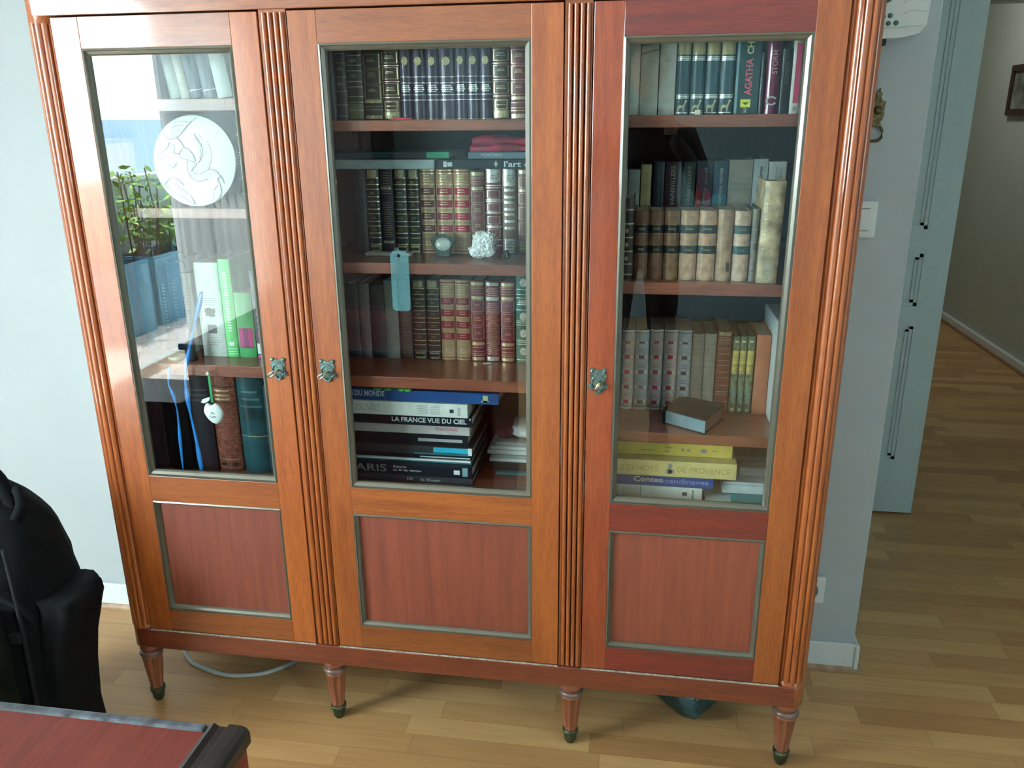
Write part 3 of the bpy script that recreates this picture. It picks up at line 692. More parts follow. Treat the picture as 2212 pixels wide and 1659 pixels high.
        bd = BLK if s in ('calf_black', 'calf_black2') else C('band_green_black', (0.016, 0.026, 0.022)) if s == 'calf_light' else C('band_teal', (0.020, 0.060, 0.068))
        if s != 'calf_plain':
            B += [(0.675, 0.80, bd, 1, 0.0004), (0.385, 0.505, bd, 1, 0.0004)] + gl([0.795, 0.672, 0.503, 0.382], 0.004, DGOLD) + scrib(0.75, 2, DGOLD, 0.55) + scrib(0.45, 2, DGOLD, 0.5)
            B += gl([0.03, 0.05, 0.93, 0.90, 0.86, 0.22, 0.26], 0.004, DGOLD, 0.8) if s in ('calf_light', 'calf_teal') else []
        else: d['decals'] = [('blot', 0.72, 0.2, 0.4, 0.14, C('dark_stain', (0.06, 0.03, 0.02)))]
    elif s == 'greymottle': d['base'] = C('grey_mottled', (0.17, 0.155, 0.145), 0.6, var=0.35, scale=60); B += [(0.86, 1, C('tan_cap', (0.24, 0.20, 0.14)), 1, 0)] + gl([0.72, 0.55, 0.42, 0.3, 0.2, 0.12], 0.008, GRYT)
    elif s == 'white': d['base'] = C('grey_white', (0.36, 0.38, 0.37)); d['b'] = 0.002
    elif s == 'palegrey': d['base'] = C('pale_grey_green', (0.30, 0.33, 0.31)); d['b'] = 0.002
    elif s == 'paleyellow': d['base'] = C('pale_straw', (0.46, 0.40, 0.18)); d['b'] = 0.002; B += scrib(0.9, 30, C('straw_print', (0.24, 0.19, 0.09)), 0.4, 0.028, 0.008)
    elif s == 'navytext': d['base'] = C('navy_cloth', (0.010, 0.016, 0.028)); d['b'] = 0.002; B += scrib(0.93, 32, C('dim_blue_print', (0.10, 0.12, 0.13)), 0.32, 0.026, 0.010)
    elif s in ('plumtext', 'tealtext'):
        d['base'] = C('plum_cloth', (0.040, 0.014, 0.024)) if s == 'plumtext' else C('dusty_teal', (0.050, 0.105, 0.105)); d['b'] = 0.003
        d['texts'] = [('VAINSVILLERS', 0.5, 0.72, 0.46, 0.28, C('pale_lettering', (0.48, 0.46, 0.45)), 'v', 0.0)]
    elif s == 'multi':
        d['base'] = C('slate_blue_cover', (0.06, 0.10, 0.17)); d['b'] = 0.002
        d['decals'] = [('blot', 0.18, 0.60, 0.42, 0.36, C('scarlet_patch', (0.50, 0.03, 0.035))), ('blot', 0.3, 0.78, 0.5, 0.30, C('mauve_patch', (0.20, 0.07, 0.17))), ('blot', 0.74, 0.56, 0.42, 0.25, C('pink_patch', (0.42, 0.08, 0.17)))]
        d['texts'] = [('l amour secret', 0.5, 0.70, 0.46, 0.30, C('pale_lettering', (0, 0, 0)), 'v', 0.03)]
    elif s == 'cyan':
        d['base'] = C('ocean_blue', (0.025, 0.10, 0.21)); d['b'] = 0.002; d['bands'] = [(0, 0.62, C('cyan_foot', (0.02, 0.28, 0.40)), 0.99, 0)]
        d['texts'] = [('al services secrets', 0.5, 0.69, 0.46, 0.28, C('ice_lettering', (0.60, 0.72, 0.74)), 'v', 0.02)]
    elif s == 'creamwide': d['base'] = C('warm_cream', (0.54, 0.51, 0.43)); d['b'] = 0.005; B += gl([0.72, 0.65], 0.02, C('cream_grey_line', (0.44, 0.44, 0.38)), 0.85) + gl([0.5, 0.45, 0.38, 0.35], 0.008, C('cream_mauve_line', (0.44, 0.38, 0.34)), 0.8)
    elif s == 'whiteblue': d['base'] = C('ice_white', (0.60, 0.70, 0.72)); d['b'] = 0.002; d['texts'] = [('Arthur Conte', 0.5, 0.72, 0.40, 0.27, DRK, 'v', 0.01)]
    elif s == 'whitegrey': d['base'] = C('off_white', (0.62, 0.65, 0.62)); d['b'] = 0.002; d['texts'] = [('Les mémoires', 0.42, 0.76, 0.36, 0.18, GRYT, 'v', 0), ('CARRIERE', 0.68, 0.78, 0.3, 0.16, GRYT, 'v', 0)]
    elif s == 'creamthin': d['base'] = C('cream_paper', (0.42, 0.42, 0.34))
    elif s.startswith('sq_'):
        red = 'red' in s
        d['base'] = C(s, {'sq_red': (0.43, 0.36, 0.36), 'sq_red2': (0.42, 0.34, 0.32), 'sq_navy': (0.26, 0.34, 0.40), 'sq_navy2': (0.34, 0.41, 0.50)}[s], 0.5); d['b'] = 0.007
        ink = C('carmine_ink', (0.42, 0.02, 0.04)) if red else C('navy_ink', (0.02, 0.035, 0.085)); pale = C('pale_ground', (0.52, 0.53, 0.49))
        B += [(0.965, 0.972, BLK, 1, 0), (0.03, 0.037, BLK, 1, 0), (0.972, 1, pale, 1, 0), (0, 0.03, pale, 1, 0)]
        for k, z in enumerate((0.835, 0.645, 0.455, 0.265, 0.075)):
            hh = 0.022 if k == 0 else 0.045
            B += [(z, z+hh, pale, 0.80, 0), (z, z+hh, ink, 0.42, 0), (z-0.010, z-0.005, GRYT, 0.9, 0), (z+hh+0.006, z+hh+0.011, GRYT, 0.9, 0)]
            if k: B += scrib(z+0.125, 3, C('faded_'+('red' if red else 'navy'), (0.36, 0.10, 0.11) if red else (0.08, 0.11, 0.17)), 0.55, 0.022, 0.007)
        B += scrib(0.94, 3, GRYT, 0.8, 0.016, 0.004)
    elif s == 'beige_lined': d['base'] = C('beige_cloth', (0.40, 0.38, 0.33)); B += scrib(0.985, 40, C('beige_line', (0.28, 0.27, 0.24)), 0.97, 0.0243, 0.008); B += [(0.58, 0.74, d['base'], 0.99, 0)] + gl([0.735, 0.66, 0.63, 0.585], 0.006, GRYT)
    elif s == 'redbrown': d['base'] = C('russet_leather', (0.17, 0.040, 0.026)); B += [(0.94, 0.98, DGOLD, 0.8, 0)] + scrib(0.92, 5, DGOLD, 0.9, 0.02, 0.005) + gl([0.78, 0.72, 0.64, 0.58, 0.5, 0.43, 0.34, 0.26, 0.23, 0.14], 0.006, DGOLD, 0.8)
    elif s == 'greenyellow':
        d['base'] = C('sage_mottled', (0.17, 0.20, 0.12), 0.5, var=0.35, scale=70); d['b'] = 0.004
        B += [(0.52, 0.82, C('straw_gold', (0.52, 0.42, 0.12), 0.5, var=0.3, scale=90), 0.97, 0)] + gl([0.76, 0.73, 0.68, 0.65, 0.60, 0.57], 0.010, C('pale_straw', (0, 0, 0)), 0.6) + scrib(0.34, 12, C('pale_teal_edge', (0, 0, 0)), 0.6, 0.018, 0.008) + [(0.03, 0.07, PAGE, 0.5, 0), (0.92, 0.945, PAGE, 0.6, 0)]
    elif s == 'orange': d['base'] = C('salmon_orange', (0.46, 0.16, 0.085), 0.5); d['b'] = 0.004
    elif s == 'lwhite': d['base'] = C('bluish_cream', (0.46, 0.50, 0.46)); d['b'] = 0.003
    elif s == 'lwhite2': d['base'] = C('warm_white_cover', (0.58, 0.55, 0.47)); d['b'] = 0.003
    elif s == 'lblue': d['base'] = C('slate_cover', (0.055, 0.085, 0.11)); d['b'] = 0.003; B += gl([0.9, 0.1], 0.006, SILV)
    elif s == 'lc_white':
        d['base'] = C('white_cover_b', (0.66, 0.70, 0.66)); d['b'] = 0.004; B += scrib(0.62, 4, GRYT, 0.7, 0.02, 0.005) + scrib(0.2, 4, GRYT, 0.6, 0.025, 0.006)
        d['decals'] = [('blot', 0.5, 0.48, 0.45, 0.10, C('dark_picture', (0.06, 0.07, 0.06))), ('rect', 0.52, 0.30, 0.36, 0.09, C('dark_picture', (0, 0, 0)))]
    elif s == 'lc_green': d['base'] = C('spring_green', (0.12, 0.55, 0.17)); d['b'] = 0.003; B += scrib(0.86, 22, WHT, 0.34, 0.028, 0.012) + [(0.12, 0.16, WHT, 0.4, 0)] + gl([0.085, 0.055, 0.03], 0.007, WHT, 0.8)
    elif s == 'lc_green2': d['base'] = C('leaf_green', (0.045, 0.30, 0.09)); d['b'] = 0.003; B += [(0.15, 0.46, C('magenta_patch', (0.45, 0.02, 0.18)), 0.8, 0), (0.15, 0.46, C('dark_magenta_patch', (0.20, 0.01, 0.09)), 0.3, 0)]
    elif s == 'lc_navy':
        d['base'] = C('deep_navy', (0.012, 0.03, 0.05)); d['b'] = 0.003
        d['decals'] = [('rect', 0.5, 0.11, 0.85, 0.12, WHT), ('rect', 0.5, 0.02, 0.85, 0.03, C('hot_pink', (0.62, 0.10, 0.30)))]
        d['texts'] = [('EAU', 0.5, 0.38, 0.28, 0.6, C('hot_pink', (0, 0, 0)), 'v', 0.04), ('cooo', 0.45, 0.70, 0.30, 0.4, WHT, 'v', 0.03), ('E', 0.5, 0.11, 0.4, 0.085, DRK, 'h', 0.03)]
    elif s == 'ld_plum': d['base'] = C('dull_plum', (0.050, 0.020, 0.035))
    elif s == 'ld_black': d['base'] = BLK
    elif s == 'ld_black2': d['base'] = C('black_cloth', (0.010, 0.012, 0.020)); B += gl([0.80, 0.75, 0.70], 0.02, C('dim_line', (0, 0, 0)), 0.8)
    elif s == 'ld_brown':
        d['base'] = C('embossed_russet', (0.20, 0.062, 0.040), 0.32, var=0.25, scale=120, bump=0.9); d['b'] = 0.010
        B += gl([0.80, 0.755, 0.715], 0.018, GOLD, 0.6) + [(0.84, 0.85, BLK, 1, 0), (0.69, 0.695, BLK, 1, 0), (0.66, 0.67, d['base'], 1, 0.0015)]
        B += [(z, z+0.018, d['base'], 0.8, 0.0018) for z in (0.6, 0.56, 0.47, 0.43, 0.37, 0.30, 0.27, 0.22, 0.15)] + gl([0.12, 0.035], 0.006, DGOLD, 0.9)
        d['decals'] = [('blot', 0.3, 0.075, 0.25, 0.03, BLK), ('blot', 0.72, 0.075, 0.25, 0.03, BLK)]
    elif s == 'ld_teal': d['base'] = C('petrol_leather', (0.012, 0.070, 0.085), 0.30, var=0.15); d['b'] = 0.012; B += scrib(0.84, 3, C('dim_teal_line', (0.10, 0.20, 0.20)), 0.8, 0.075, 0.020) + gl([0.385], 0.010, GOLD) + [(0.80, 0.815, d['base'], 1, 0.001)]
    elif s == 'ld_livre': d['base'] = C('dark_petrol', (0.010, 0.038, 0.048)); d['b'] = 0.002; d['texts'] = [('LE LIVRE DE BORD', 0.28, 0.54, 0.62, 0.26, WHT, 'v', 0.03)]
    return d
OUT = {
 'med': [(0, .5), (.16, .38), (.34, .36), (.38, .16), (.5, 0), (.38, -.16), (.34, -.36), (.16, -.38), (0, -.5), (-.16, -.38), (-.34, -.36), (-.38, -.16), (-.5, 0), (-.38, .16), (-.34, .36), (-.16, .38)],
 'rect': [(-.5, -.5), (.5, -.5), (.5, .5), (-.5, .5)],
 'slash': [(-.5, -.5), (-.2, -.35), (.5, .3), (.5, .5), (.1, .3), (-.5, -.2)],
 'wing': [(-.5, .1), (-.1, -.2), (0, -.5), (.3, -.1), (.5, .5), (.1, .2), (-.1, .3)],
 'blot': [(-.5, .1), (-.35, .42), (-.05, .5), (.2, .36), (.45, .42), (.5, .05), (.38, -.2), (.45, -.42), (.1, -.5), (-.2, -.36), (-.42, -.45), (-.4, -.1)],
 'deer': [(-.5, -.5), (-.36, -.5), (-.30, -.2), (-.10, -.12), (.06, -.16), (.08, -.5), (.2, -.5), (.24, -.1), (.32, .12), (.40, .30), (.5, .34), (.48, .42), (.34, .5), (.28, .42), (.18, .12), (0, .06), (-.28, .10), (-.42, 0), (-.5, -.25)],
 'ring': [(.5*math.cos(t)*1.0, .5*math.sin(t)) for t in [0.5+i*5.3/14 for i in range(15)]] + [(.34*math.cos(t), .32*math.sin(t)) for t in [5.8-i*5.3/14 for i in range(15)]],
}
FR = [0, .05, .1, .2, .3, .4, .5, .6, .7, .8, .9, .95, 1]
def spine_mesh(mb, x0, x1, y, z0, h, depth, d, T):
    b = d['b']; tb = 0.0024; w = x1-x0; base = d['base']
    # use finer fractions so partial-width bands land on edges
    fr = sorted(set(FR + [round(0.5-e/2, 3) for (_, _, _, e, _) in d['bands']] + [round(0.5+e/2, 3) for (_, _, _, e, _) in d['bands']]))
    fr = [f for f in fr if 0 <= f <= 1]
    lv = sorted(set([0, 1] + [round(max(0, min(1, v)), 4) for bd in d['bands'] for v in bd[:2]]))
    lv = [v for i, v in enumerate(lv) if i == 0 or v-lv[i-1] > 1e-4]
    def look(a, c):
        m, r = base, 0.0
        for (f0, f1, mm, e, rs) in d['bands']:
            if f0-1e-5 <= a <= f1+1e-5 and abs(c-0.5) <= e/2+1e-6: m, r = mm, rs
        return m, r
    yb = y+b
    inner = [(x1, y+depth), (x1-tb, y+depth), (x1-tb, yb+tb), (x0+tb, yb+tb), (x0+tb, y+depth), (x0, y+depth)]
    n = len(fr)+len(inner)
    def ringpts(r, z):
        arc = [(x0+w*f, y+b*abs(2*f-1)**2.4-(r if 0 < f < 1 else 0), z) for f in fr]
        return [Vector(p) for p in arc] + [Vector((p[0], p[1], z)) for p in inner]
    vs = []; rows = []
    for i in range(len(lv)-1):
        mid = (lv[i]+lv[i+1])/2
        rr = look(mid, 0.5)[1]
        for q in (lv[i], lv[i+1]):
            rows.append(len(vs)); vs += ringpts(rr, z0+h*q)
    fs = []; ms = []
    for i in range(len(lv)-1):
        a0, b0 = rows[2*i], rows[2*i+1]; mid = (lv[i]+lv[i+1])/2
        for k in range(n):
            k2 = (k+1) % n
            fs.append((a0+k, a0+k2, b0+k2, b0+k))
            ms.append(look(mid, (fr[k]+fr[k+1])/2)[0] if k < len(fr)-1 else base)
        if i < len(lv)-2:   # join to the next level
            c0 = rows[2*i+2]
            if look(mid, .5)[1] != look((lv[i+1]+lv[i+2])/2, .5)[1]:
                for k in range(len(fr)-1): fs.append((b0+k, b0+k+1, c0+k+1, c0+k)); ms.append(base)
    nf = len(fr)
    for s0, flip in ((0, True), (rows[-1], False)):
        L_ = [s0+i for i in range(nf)]
        # caps: spine strip + two boards
        q = L_ + [s0+nf+2, s0+nf+3]
        c1 = [s0+nf-1, s0+nf, s0+nf+1, s0+nf+2]; c2 = [s0, s0+nf+3, s0+nf+4, s0+nf+5]
        for f in (q, c1, c2):
            fs.append(f[::-1] if flip else f); ms.append(base)
    if T: vs = [T @ v for v in vs]
    o = len(mb.v); mb.v += vs
    for f, m in zip(fs, ms): mb.f.append([o+i for i in f]); mb.m.append(mb.mi(m)); mb.sm.append(False)
    for (kind, fx, fz, dw, dh, m) in d['decals']:
        cx = x0+w*fx; cz = z0+h*fz; yy = y+b*abs(2*fx-1)**2.4
        mb.prism([(cx+a*dw*w, cz+c*dh*h) for a, c in OUT[kind]], yy-0.0004-0.0001*len(mb.mats), yy+min(0.002, b+0.001), m, T=T)
def book(x0, x1, h, y, st, label, z0, depth=0.145, group=None, T=None, name='book'):
    z0 += 0.0004; h -= 0.0004
    d = style(st)
    t = thing(name, ((x0+x1)/2, y+depth/2, z0), label, 'book', group)
    if T: t.location = T @ Vector(t.location); ORIGIN[t.name] = Vector(t.location)
    mb = MB(); spine_mesh(mb, x0, x1, y, z0, h, depth, d, T); mb.build('cover', t)
    mb = MB(); mb.box(x0+0.0024, x1-0.0024, y+d['b']+0.0024, y+depth-0.004, z0+0.003, z0+h-0.004, PAGE, T=T); mb.build('page_block', t)
    for (s, fx, fz, fl, fh, m, o, bold) in d['texts']:
        w = x1-x0
        if o == 'h': tm = text_mb(s, x0+w*fx, y, z0+h*fz, w*fl, h*fh, m, bold=bold, T=T)
        else: tm = text_mb(s, x0+w*fx, y, z0+h*fz, h*fl, w*fh, m, vertical=(o == 'v'), down=(o == 'd'), bold=bold, T=T)
        tm.build('title', t)
    return t

# book rows in metres: (shelf top z, [(x0, x1, height, spine y, binding, label)])
ROW_CA = (1.456, [
  (-0.2374, -0.2159, 0.1398, 0.1, 'darkblue', 'darkest bound book at the left end of the top middle shelf'),
  (-0.2159, -0.1912, 0.1364, 0.1, 'dark_gold', 'dark bound book with faint gold lines, second from the left on the top middle shelf'),
  (-0.1901, -0.1576, 0.1348, 0.1, 'dark_green', 'dark bound book with a greenish foot beside a grey-brown one on the top middle shelf'),
  (-0.1565, -0.1165, 0.1341, 0.1, 'greybrown', 'grey-brown bound book with centred gold titles on the top middle shelf'),
  (-0.1165, -0.079, 0.1392, 0.1, 'brown_frames', 'brown book with gold-framed panels left of the purple set on the top middle shelf'),
  (-0.0783, -0.0526, 0.1434, 0.1, 'purple', 'purple book with a bright gold medallion, first of the purple set from the left'),
  (-0.0526, -0.0235, 0.1428, 0.1, 'purple', 'purple book with a pale medallion, second of the purple set from the left'),
  (-0.0235, 0.0039, 0.1422, 0.1, 'purple', 'purple book with a pale medallion, third of the purple set from the left'),
  (0.0039, 0.0365, 0.1416, 0.1, 'purple', 'widest of the purple medallion books, in the middle of the set'),
  (0.0365, 0.0608, 0.143, 0.1, 'purple', 'purple book with a gold medallion just right of the widest purple one'),
  (0.0608, 0.0874, 0.1424, 0.1, 'purple', 'purple book with a gold medallion, second from the right end of the purple set'),
  (0.0874, 0.113, 0.1419, 0.1, 'purple', 'purple book with a gold medallion at the right end of the purple set'),
  (0.1139, 0.1491, 0.1403, 0.1, 'brown_gold', 'brown book with gold frames and a gold foot right of the purple set'),
  (0.1499, 0.1845, 0.1377, 0.1, 'red_gold', 'dull red book with gold frames near the right end of the top middle shelf'),
  (0.1853, 0.1992, 0.1362, 0.1, 'red_bands', 'red and gold book at the right end of the top middle shelf'),
])
ROW_CB = (1.1688, [
  (-0.2181, -0.1919, 0.1819, 0.18, 'darkblue', 'almost black book at the left end of the second middle shelf'),
  (-0.1906, -0.1602, 0.1863, 0.18, 'black_gold', 'black book with bright gold bars, leftmost of the gold-barred books on the second middle shelf'),
  (-0.1592, -0.1286, 0.1852, 0.18, 'dark_purple', 'dark purple book with dull gilt lines on the second middle shelf'),
  (-0.1274, -0.0978, 0.1863, 0.18, 'black_gold', 'black book with gold bars and a white chip low on its spine'),
  (-0.0966, -0.0689, 0.1863, 0.18, 'black_gold', 'black gold-barred book touching the tan set on the second middle shelf'),
  (-0.0678, -0.0331, 0.1863, 0.18, 'tan_dark', 'tan book with dark wine labels, leftmost of the tan set on the second middle shelf'),
  (-0.0312, 0.0077, 0.1863, 0.18, 'tan_red', 'middle one of three tan books with red labels, second middle shelf'),
  (0.0086, 0.0454, 0.1863, 0.18, 'tan_red2', 'tan book with vivid red labels behind the white crystal, second middle shelf'),
  (0.0463, 0.0791, 0.182, 0.18, 'red_frames', 'dull red book with fine framed panels right of the tan set'),
  (0.0805, 0.1162, 0.1864, 0.18, 'red_shine', 'red book with shining gilt head, just behind the white crystal'),
  (0.1173, 0.1502, 0.1864, 0.18, 'silver_brown', 'brownish book almost covered with silvery gilding on the second middle shelf'),
  (0.1516, 0.1843, 0.1864, 0.18, 'mauve_frames', 'mauve book with framed panels at the right end of the second middle shelf'),
])
ROW_CC = (0.9158, [
  (-0.2654, -0.2319, 0.1783, 0.195, 'darkblue', 'black book at the far left end of the third middle shelf'),
  (-0.2307, -0.2047, 0.1789, 0.195, 'greymauve', 'thin grey-mauve book standing in shade at the left of the third middle shelf'),
  (-0.2035, -0.1691, 0.1772, 0.195, 'darkblue', 'wide black book between two pale grey ones on the third middle shelf'),
  (-0.1678, -0.136, 0.1873, 0.195, 'grey', 'pale grey book left of the hanging blue tag on the third middle shelf'),
  (-0.1343, -0.1037, 0.1892, 0.195, 'mauve_lines', 'mauve-brown book with many fine lines behind the blue tag'),
  (-0.1022, -0.0693, 0.191, 0.195, 'dark_brown_gold', 'dark brown gold-barred book, left one of the pair on the third middle shelf'),
  (-0.0679, -0.0356, 0.1917, 0.195, 'dark_brown_gold', 'dark brown gold-barred book touching the tan pair on the third middle shelf'),
  (-0.0347, 0.0002, 0.1924, 0.195, 'tan_red', 'tan book with red labels, left one of the pair on the third middle shelf'),
  (0.0012, 0.0364, 0.192, 0.195, 'tan_red', 'tan book with red labels, right one of the pair on the third middle shelf'),
  (0.0373, 0.0709, 0.1915, 0.195, 'red_framesb', 'red book with gilt frames, left of the three on the third middle shelf'),
  (0.0723, 0.1061, 0.1911, 0.195, 'red_lines', 'red book with dense gilt lines, middle of the three on the third middle shelf'),
  (0.1076, 0.1412, 0.1906, 0.195, 'red_framesb', 'red book with gilt frames beside the green medallion book'),
  (0.1431, 0.1788, 0.2074, 0.195, 'green_med', 'green book with silver medallions at the right end of the third middle shelf'),
])
ROW_RA = (1.4607, [
  (0.3775, 0.4057, 0.141, 0.085, 'cream', 'cream book with grey marks at the left end of the top right shelf'),
  (0.4067, 0.4412, 0.1403, 0.085, 'cream_diag', 'cream book with dark slanting strokes at its head on the top right shelf'),
  (0.4427, 0.4738, 0.1395, 0.085, 'cream2', 'plain cream book beside the teal set on the top right shelf'),
  (0.4751, 0.5015, 0.1397, 0.085, 'deer', 'teal and gold book with a gilt deer, leftmost of the four'),
  (0.5028, 0.5287, 0.1391, 0.085, 'deer', 'teal and gold book with a gilt deer, second from the left of the four'),
  (0.53, 0.5559, 0.1385, 0.085, 'deer', 'teal and gold book with a gilt deer, third from the left of the four'),
  (0.557, 0.5838, 0.1379, 0.085, 'deer', 'teal and gold book with a gilt deer, rightmost of the four'),
  (0.5851, 0.6299, 0.1414, 0.085, 'agatha', 'dark teal book lettered AGATHA in pink with a yellow square'),
  (0.6309, 0.6392, 0.1101, 0.085, 'black', 'thin black filler for the dark gap between the teal and the magenta books'),  # no book here: a black slab stands for the dark gap
  (0.6403, 0.6684, 0.1403, 0.085, 'magenta', 'magenta book with pale lettering on the top right shelf'),
  (0.6693, 0.6872, 0.1161, 0.085, 'blackish', 'black book with faint grey lettering right of the magenta one'),
  (0.688, 0.7067, 0.136, 0.085, 'pinkwhite', 'white book with a pink title strip at the right end of the top right shelf'),
])
ROW_RB = (1.1386, [
  (0.378, 0.4052, 0.1646, 0.08, 'ornate_dark', 'dark brown ornate old book at the left end of the old bindings'),
  (0.4061, 0.4355, 0.1397, 0.08, 'calf_black', 'brown calf book with black bands, leftmost of the banded set'),
  (0.4362, 0.4654, 0.1399, 0.08, 'calf_black', 'reddish calf book with black bands, second of the banded set'),
  (0.4662, 0.4969, 0.1402, 0.08, 'calf_black2', 'mottled calf book with black bands, third of the banded set'),
  (0.4982, 0.5332, 0.1404, 0.08, 'calf_light', 'pale tan calf book with black bands left of its twin'),
  (0.5343, 0.5701, 0.1407, 0.08, 'calf_light', 'pale tan calf book with black bands beside the plain tan one'),
  (0.5713, 0.6023, 0.1428, 0.08, 'calf_plain', 'plain tan old book without bands standing between banded ones'),
  (0.6032, 0.6361, 0.1403, 0.08, 'calf_teal', 'tan old book with two teal bands'),
  (0.6372, 0.651, 0.1441, 0.08, 'greymottle', 'worn grey mottled book behind the tall vellum one'),
])
ROW_RBB = (1.185, [
  (0.3734, 0.3866, 0.1645, 0.235, 'white', 'narrow white book at the left end of the back row above the old bindings'),
  (0.388, 0.413, 0.1645, 0.235, 'palegrey', 'pale grey-green book at the left of the back row above the old bindings'),
  (0.4145, 0.4373, 0.1753, 0.235, 'paleyellow', 'pale yellow book with brown lettering in the back row'),
  (0.4424, 0.4649, 0.1812, 0.235, 'navytext', 'navy book with small pale lettering in the back row'),
  (0.4661, 0.5006, 0.1812, 0.235, 'plumtext', 'plum book with widely spaced white capitals in the back row'),
  (0.505, 0.5305, 0.1802, 0.235, 'tealtext', 'grey-teal book with widely spaced white capitals in the back row'),
  (0.5335, 0.5672, 0.1821, 0.235, 'multi', 'book with red and pink patches and pale title in the back row'),
  (0.5682, 0.5987, 0.183, 0.235, 'cyan', 'blue and cyan book with a white title in the back row'),
  (0.6001, 0.6496, 0.1849, 0.235, 'creamwide', 'wide cream book with faint lines in the back row'),
  (0.6506, 0.6807, 0.1862, 0.235, 'whiteblue', 'white book with large dark upright title in the back row'),
  (0.682, 0.7184, 0.1809, 0.235, 'whitegrey', 'white book with grey lettering at the right end of the back row'),
])
ROW_RC = (0.8133, [
  (0.3721, 0.3843, 0.1864, 0.195, 'creamthin', 'thin cream book at the left end of the patterned set, third right shelf'),
  (0.3851, 0.415, 0.1882, 0.195, 'sq_red', 'cream-pink book with red squares, leftmost of the squared set'),
  (0.4158, 0.4481, 0.1891, 0.195, 'sq_navy', 'blue-grey book with navy squares, second of the squared set'),
  (0.4489, 0.4793, 0.1912, 0.195, 'sq_red2', 'pinkish book with red squares, third of the squared set'),
  (0.4802, 0.5108, 0.1915, 0.195, 'sq_red', 'pink book with red squares, fourth of the squared set'),
  (0.5116, 0.5425, 0.1909, 0.195, 'sq_navy2', 'blue book with navy squares at the right end of the squared set'),
  (0.5438, 0.5695, 0.1842, 0.195, 'beige_lined', 'beige lined book, left one of the pair on the third right shelf'),
  (0.5704, 0.596, 0.1855, 0.195, 'beige_lined', 'beige lined book, right one of the pair on the third right shelf'),
  (0.5972, 0.6293, 0.1935, 0.195, 'redbrown', 'red-brown ornate book beside the green and yellow ones'),
  (0.6317, 0.6473, 0.1814, 0.195, 'greenyellow', 'green and yellow book, leftmost of the three alike'),
  (0.6481, 0.6628, 0.1819, 0.195, 'greenyellow', 'green and yellow book, middle of the three alike'),
  (0.6636, 0.6799, 0.1824, 0.195, 'greenyellow', 'green and yellow book, rightmost of the three alike'),
  (0.6823, 0.7135, 0.1854, 0.195, 'orange', 'plain orange book near the right end of the third right shelf'),
])
ROW_LA = (1.5021, [
  (-0.6047, -0.5869, 0.0937, 0.12, 'lwhite', 'x'),
  (-0.5853, -0.566, 0.0934, 0.12, 'lwhite2', 'x'),
  (-0.566, -0.502, 0.0926, 0.12, 'lblue', 'x'),
])
ROW_LC = (0.9268, [
  (-0.5955, -0.5358, 0.223, 0.12, 'lc_white', 'white book with small dark pictures on its spine in the left cupboard'),
  (-0.5346, -0.5056, 0.2314, 0.12, 'lc_green', 'green book with white lettering in the left cupboard'),
  (-0.5042, -0.4611, 0.1549, 0.12, 'lc_green2', 'shorter green book with a magenta patch in the left cupboard'),
  (-0.4597, -0.4197, 0.2073, 0.12, 'lc_navy', 'navy book with pink and white letters at the right of the left cupboard'),
])
ROW_LD = (0.64, [
  (-0.7674, -0.7135, 0.2552, 0.1, 'ld_plum', 'wide dull plum book at the left end of the bottom left compartment'),
  (-0.7124, -0.648, 0.2540, 0.1, 'ld_black', 'black book behind the blue ribbons in the bottom left compartment'),
  (-0.6469, -0.5842, 0.2560, 0.1, 'ld_black2', 'black book with three faint lines behind the white apple'),
  (-0.5831, -0.52, 0.2575, 0.1, 'ld_brown', 'thick embossed reddish-brown book in the bottom left compartment'),
  (-0.5174, -0.4469, 0.2441, 0.1, 'ld_teal', 'thick dark teal book with a thin gold line in the bottom left compartment'),
  (-0.4458, -0.4022, 0.2258, 0.1, 'ld_livre', 'dark book with white lettering up its spine at the right of the bottom left compartment'),
])

GROUPS = {'purple': 'purple medallion books on the top middle shelf', 'deer': 'teal and gold deer books on the top right shelf',
          'tan_red': 'tan books with red labels', 'tan_red2': 'tan books with red labels', 'tan_dark': 'tan books with red labels',
          'black_gold': 'gold-barred black books', 'dark_brown_gold': 'gold-barred brown books', 'greenyellow': 'green and yellow mottled books',
          'beige_lined': 'beige lined books', 'calf_black': 'old calf bindings with black bands', 'calf_black2': 'old calf bindings with black bands',
          'calf_light': 'old calf bindings with black bands', 'calf_teal': 'old calf bindings with black bands',
          'sq_red': 'books with coloured squares', 'sq_red2': 'books with coloured squares', 'sq_navy': 'books with coloured squares', 'sq_navy2': 'books with coloured squares',
          'red_framesb': 'crimson gilt books', 'red_lines': 'crimson gilt books'}
GAP = 0.0004
def put_row(ROW, depth=0.145, lean=0.0, default_group=None):
    S, lst = ROW
    for (x0, x1, h, y, st, label) in lst:
        if x0 < -0.2865 and x1 > -0.2865 and x0 > -0.4: x0 = -0.2860
        T = None
        if lean:
            T = Matrix.Translation(Vector((x0, 0, S))) @ Matrix.Rotation(R(lean), 4, 'Y') @ Matrix.Translation(Vector((-x0, 0, -S)))
        book(x0+GAP, x1-GAP, h, y, st, label, S, depth, GROUPS.get(st, default_group), T)
put_row(ROW_CA, default_group='bound books on the top middle shelf')
put_row(ROW_CB, default_group='bound books on the second middle shelf')
put_row(ROW_CC, default_group='bound books on the third middle shelf')
put_row(ROW_RA, default_group='books on the top right shelf')
put_row(ROW_RB, 0.12, default_group='old bindings on the second right shelf')
put_row(ROW_RC, default_group='books on the third right shelf')
put_row(ROW_LC, 0.17, default_group='books on the third left shelf')
put_row(ROW_LD, 0.20, default_group='large books in the bottom left compartment')
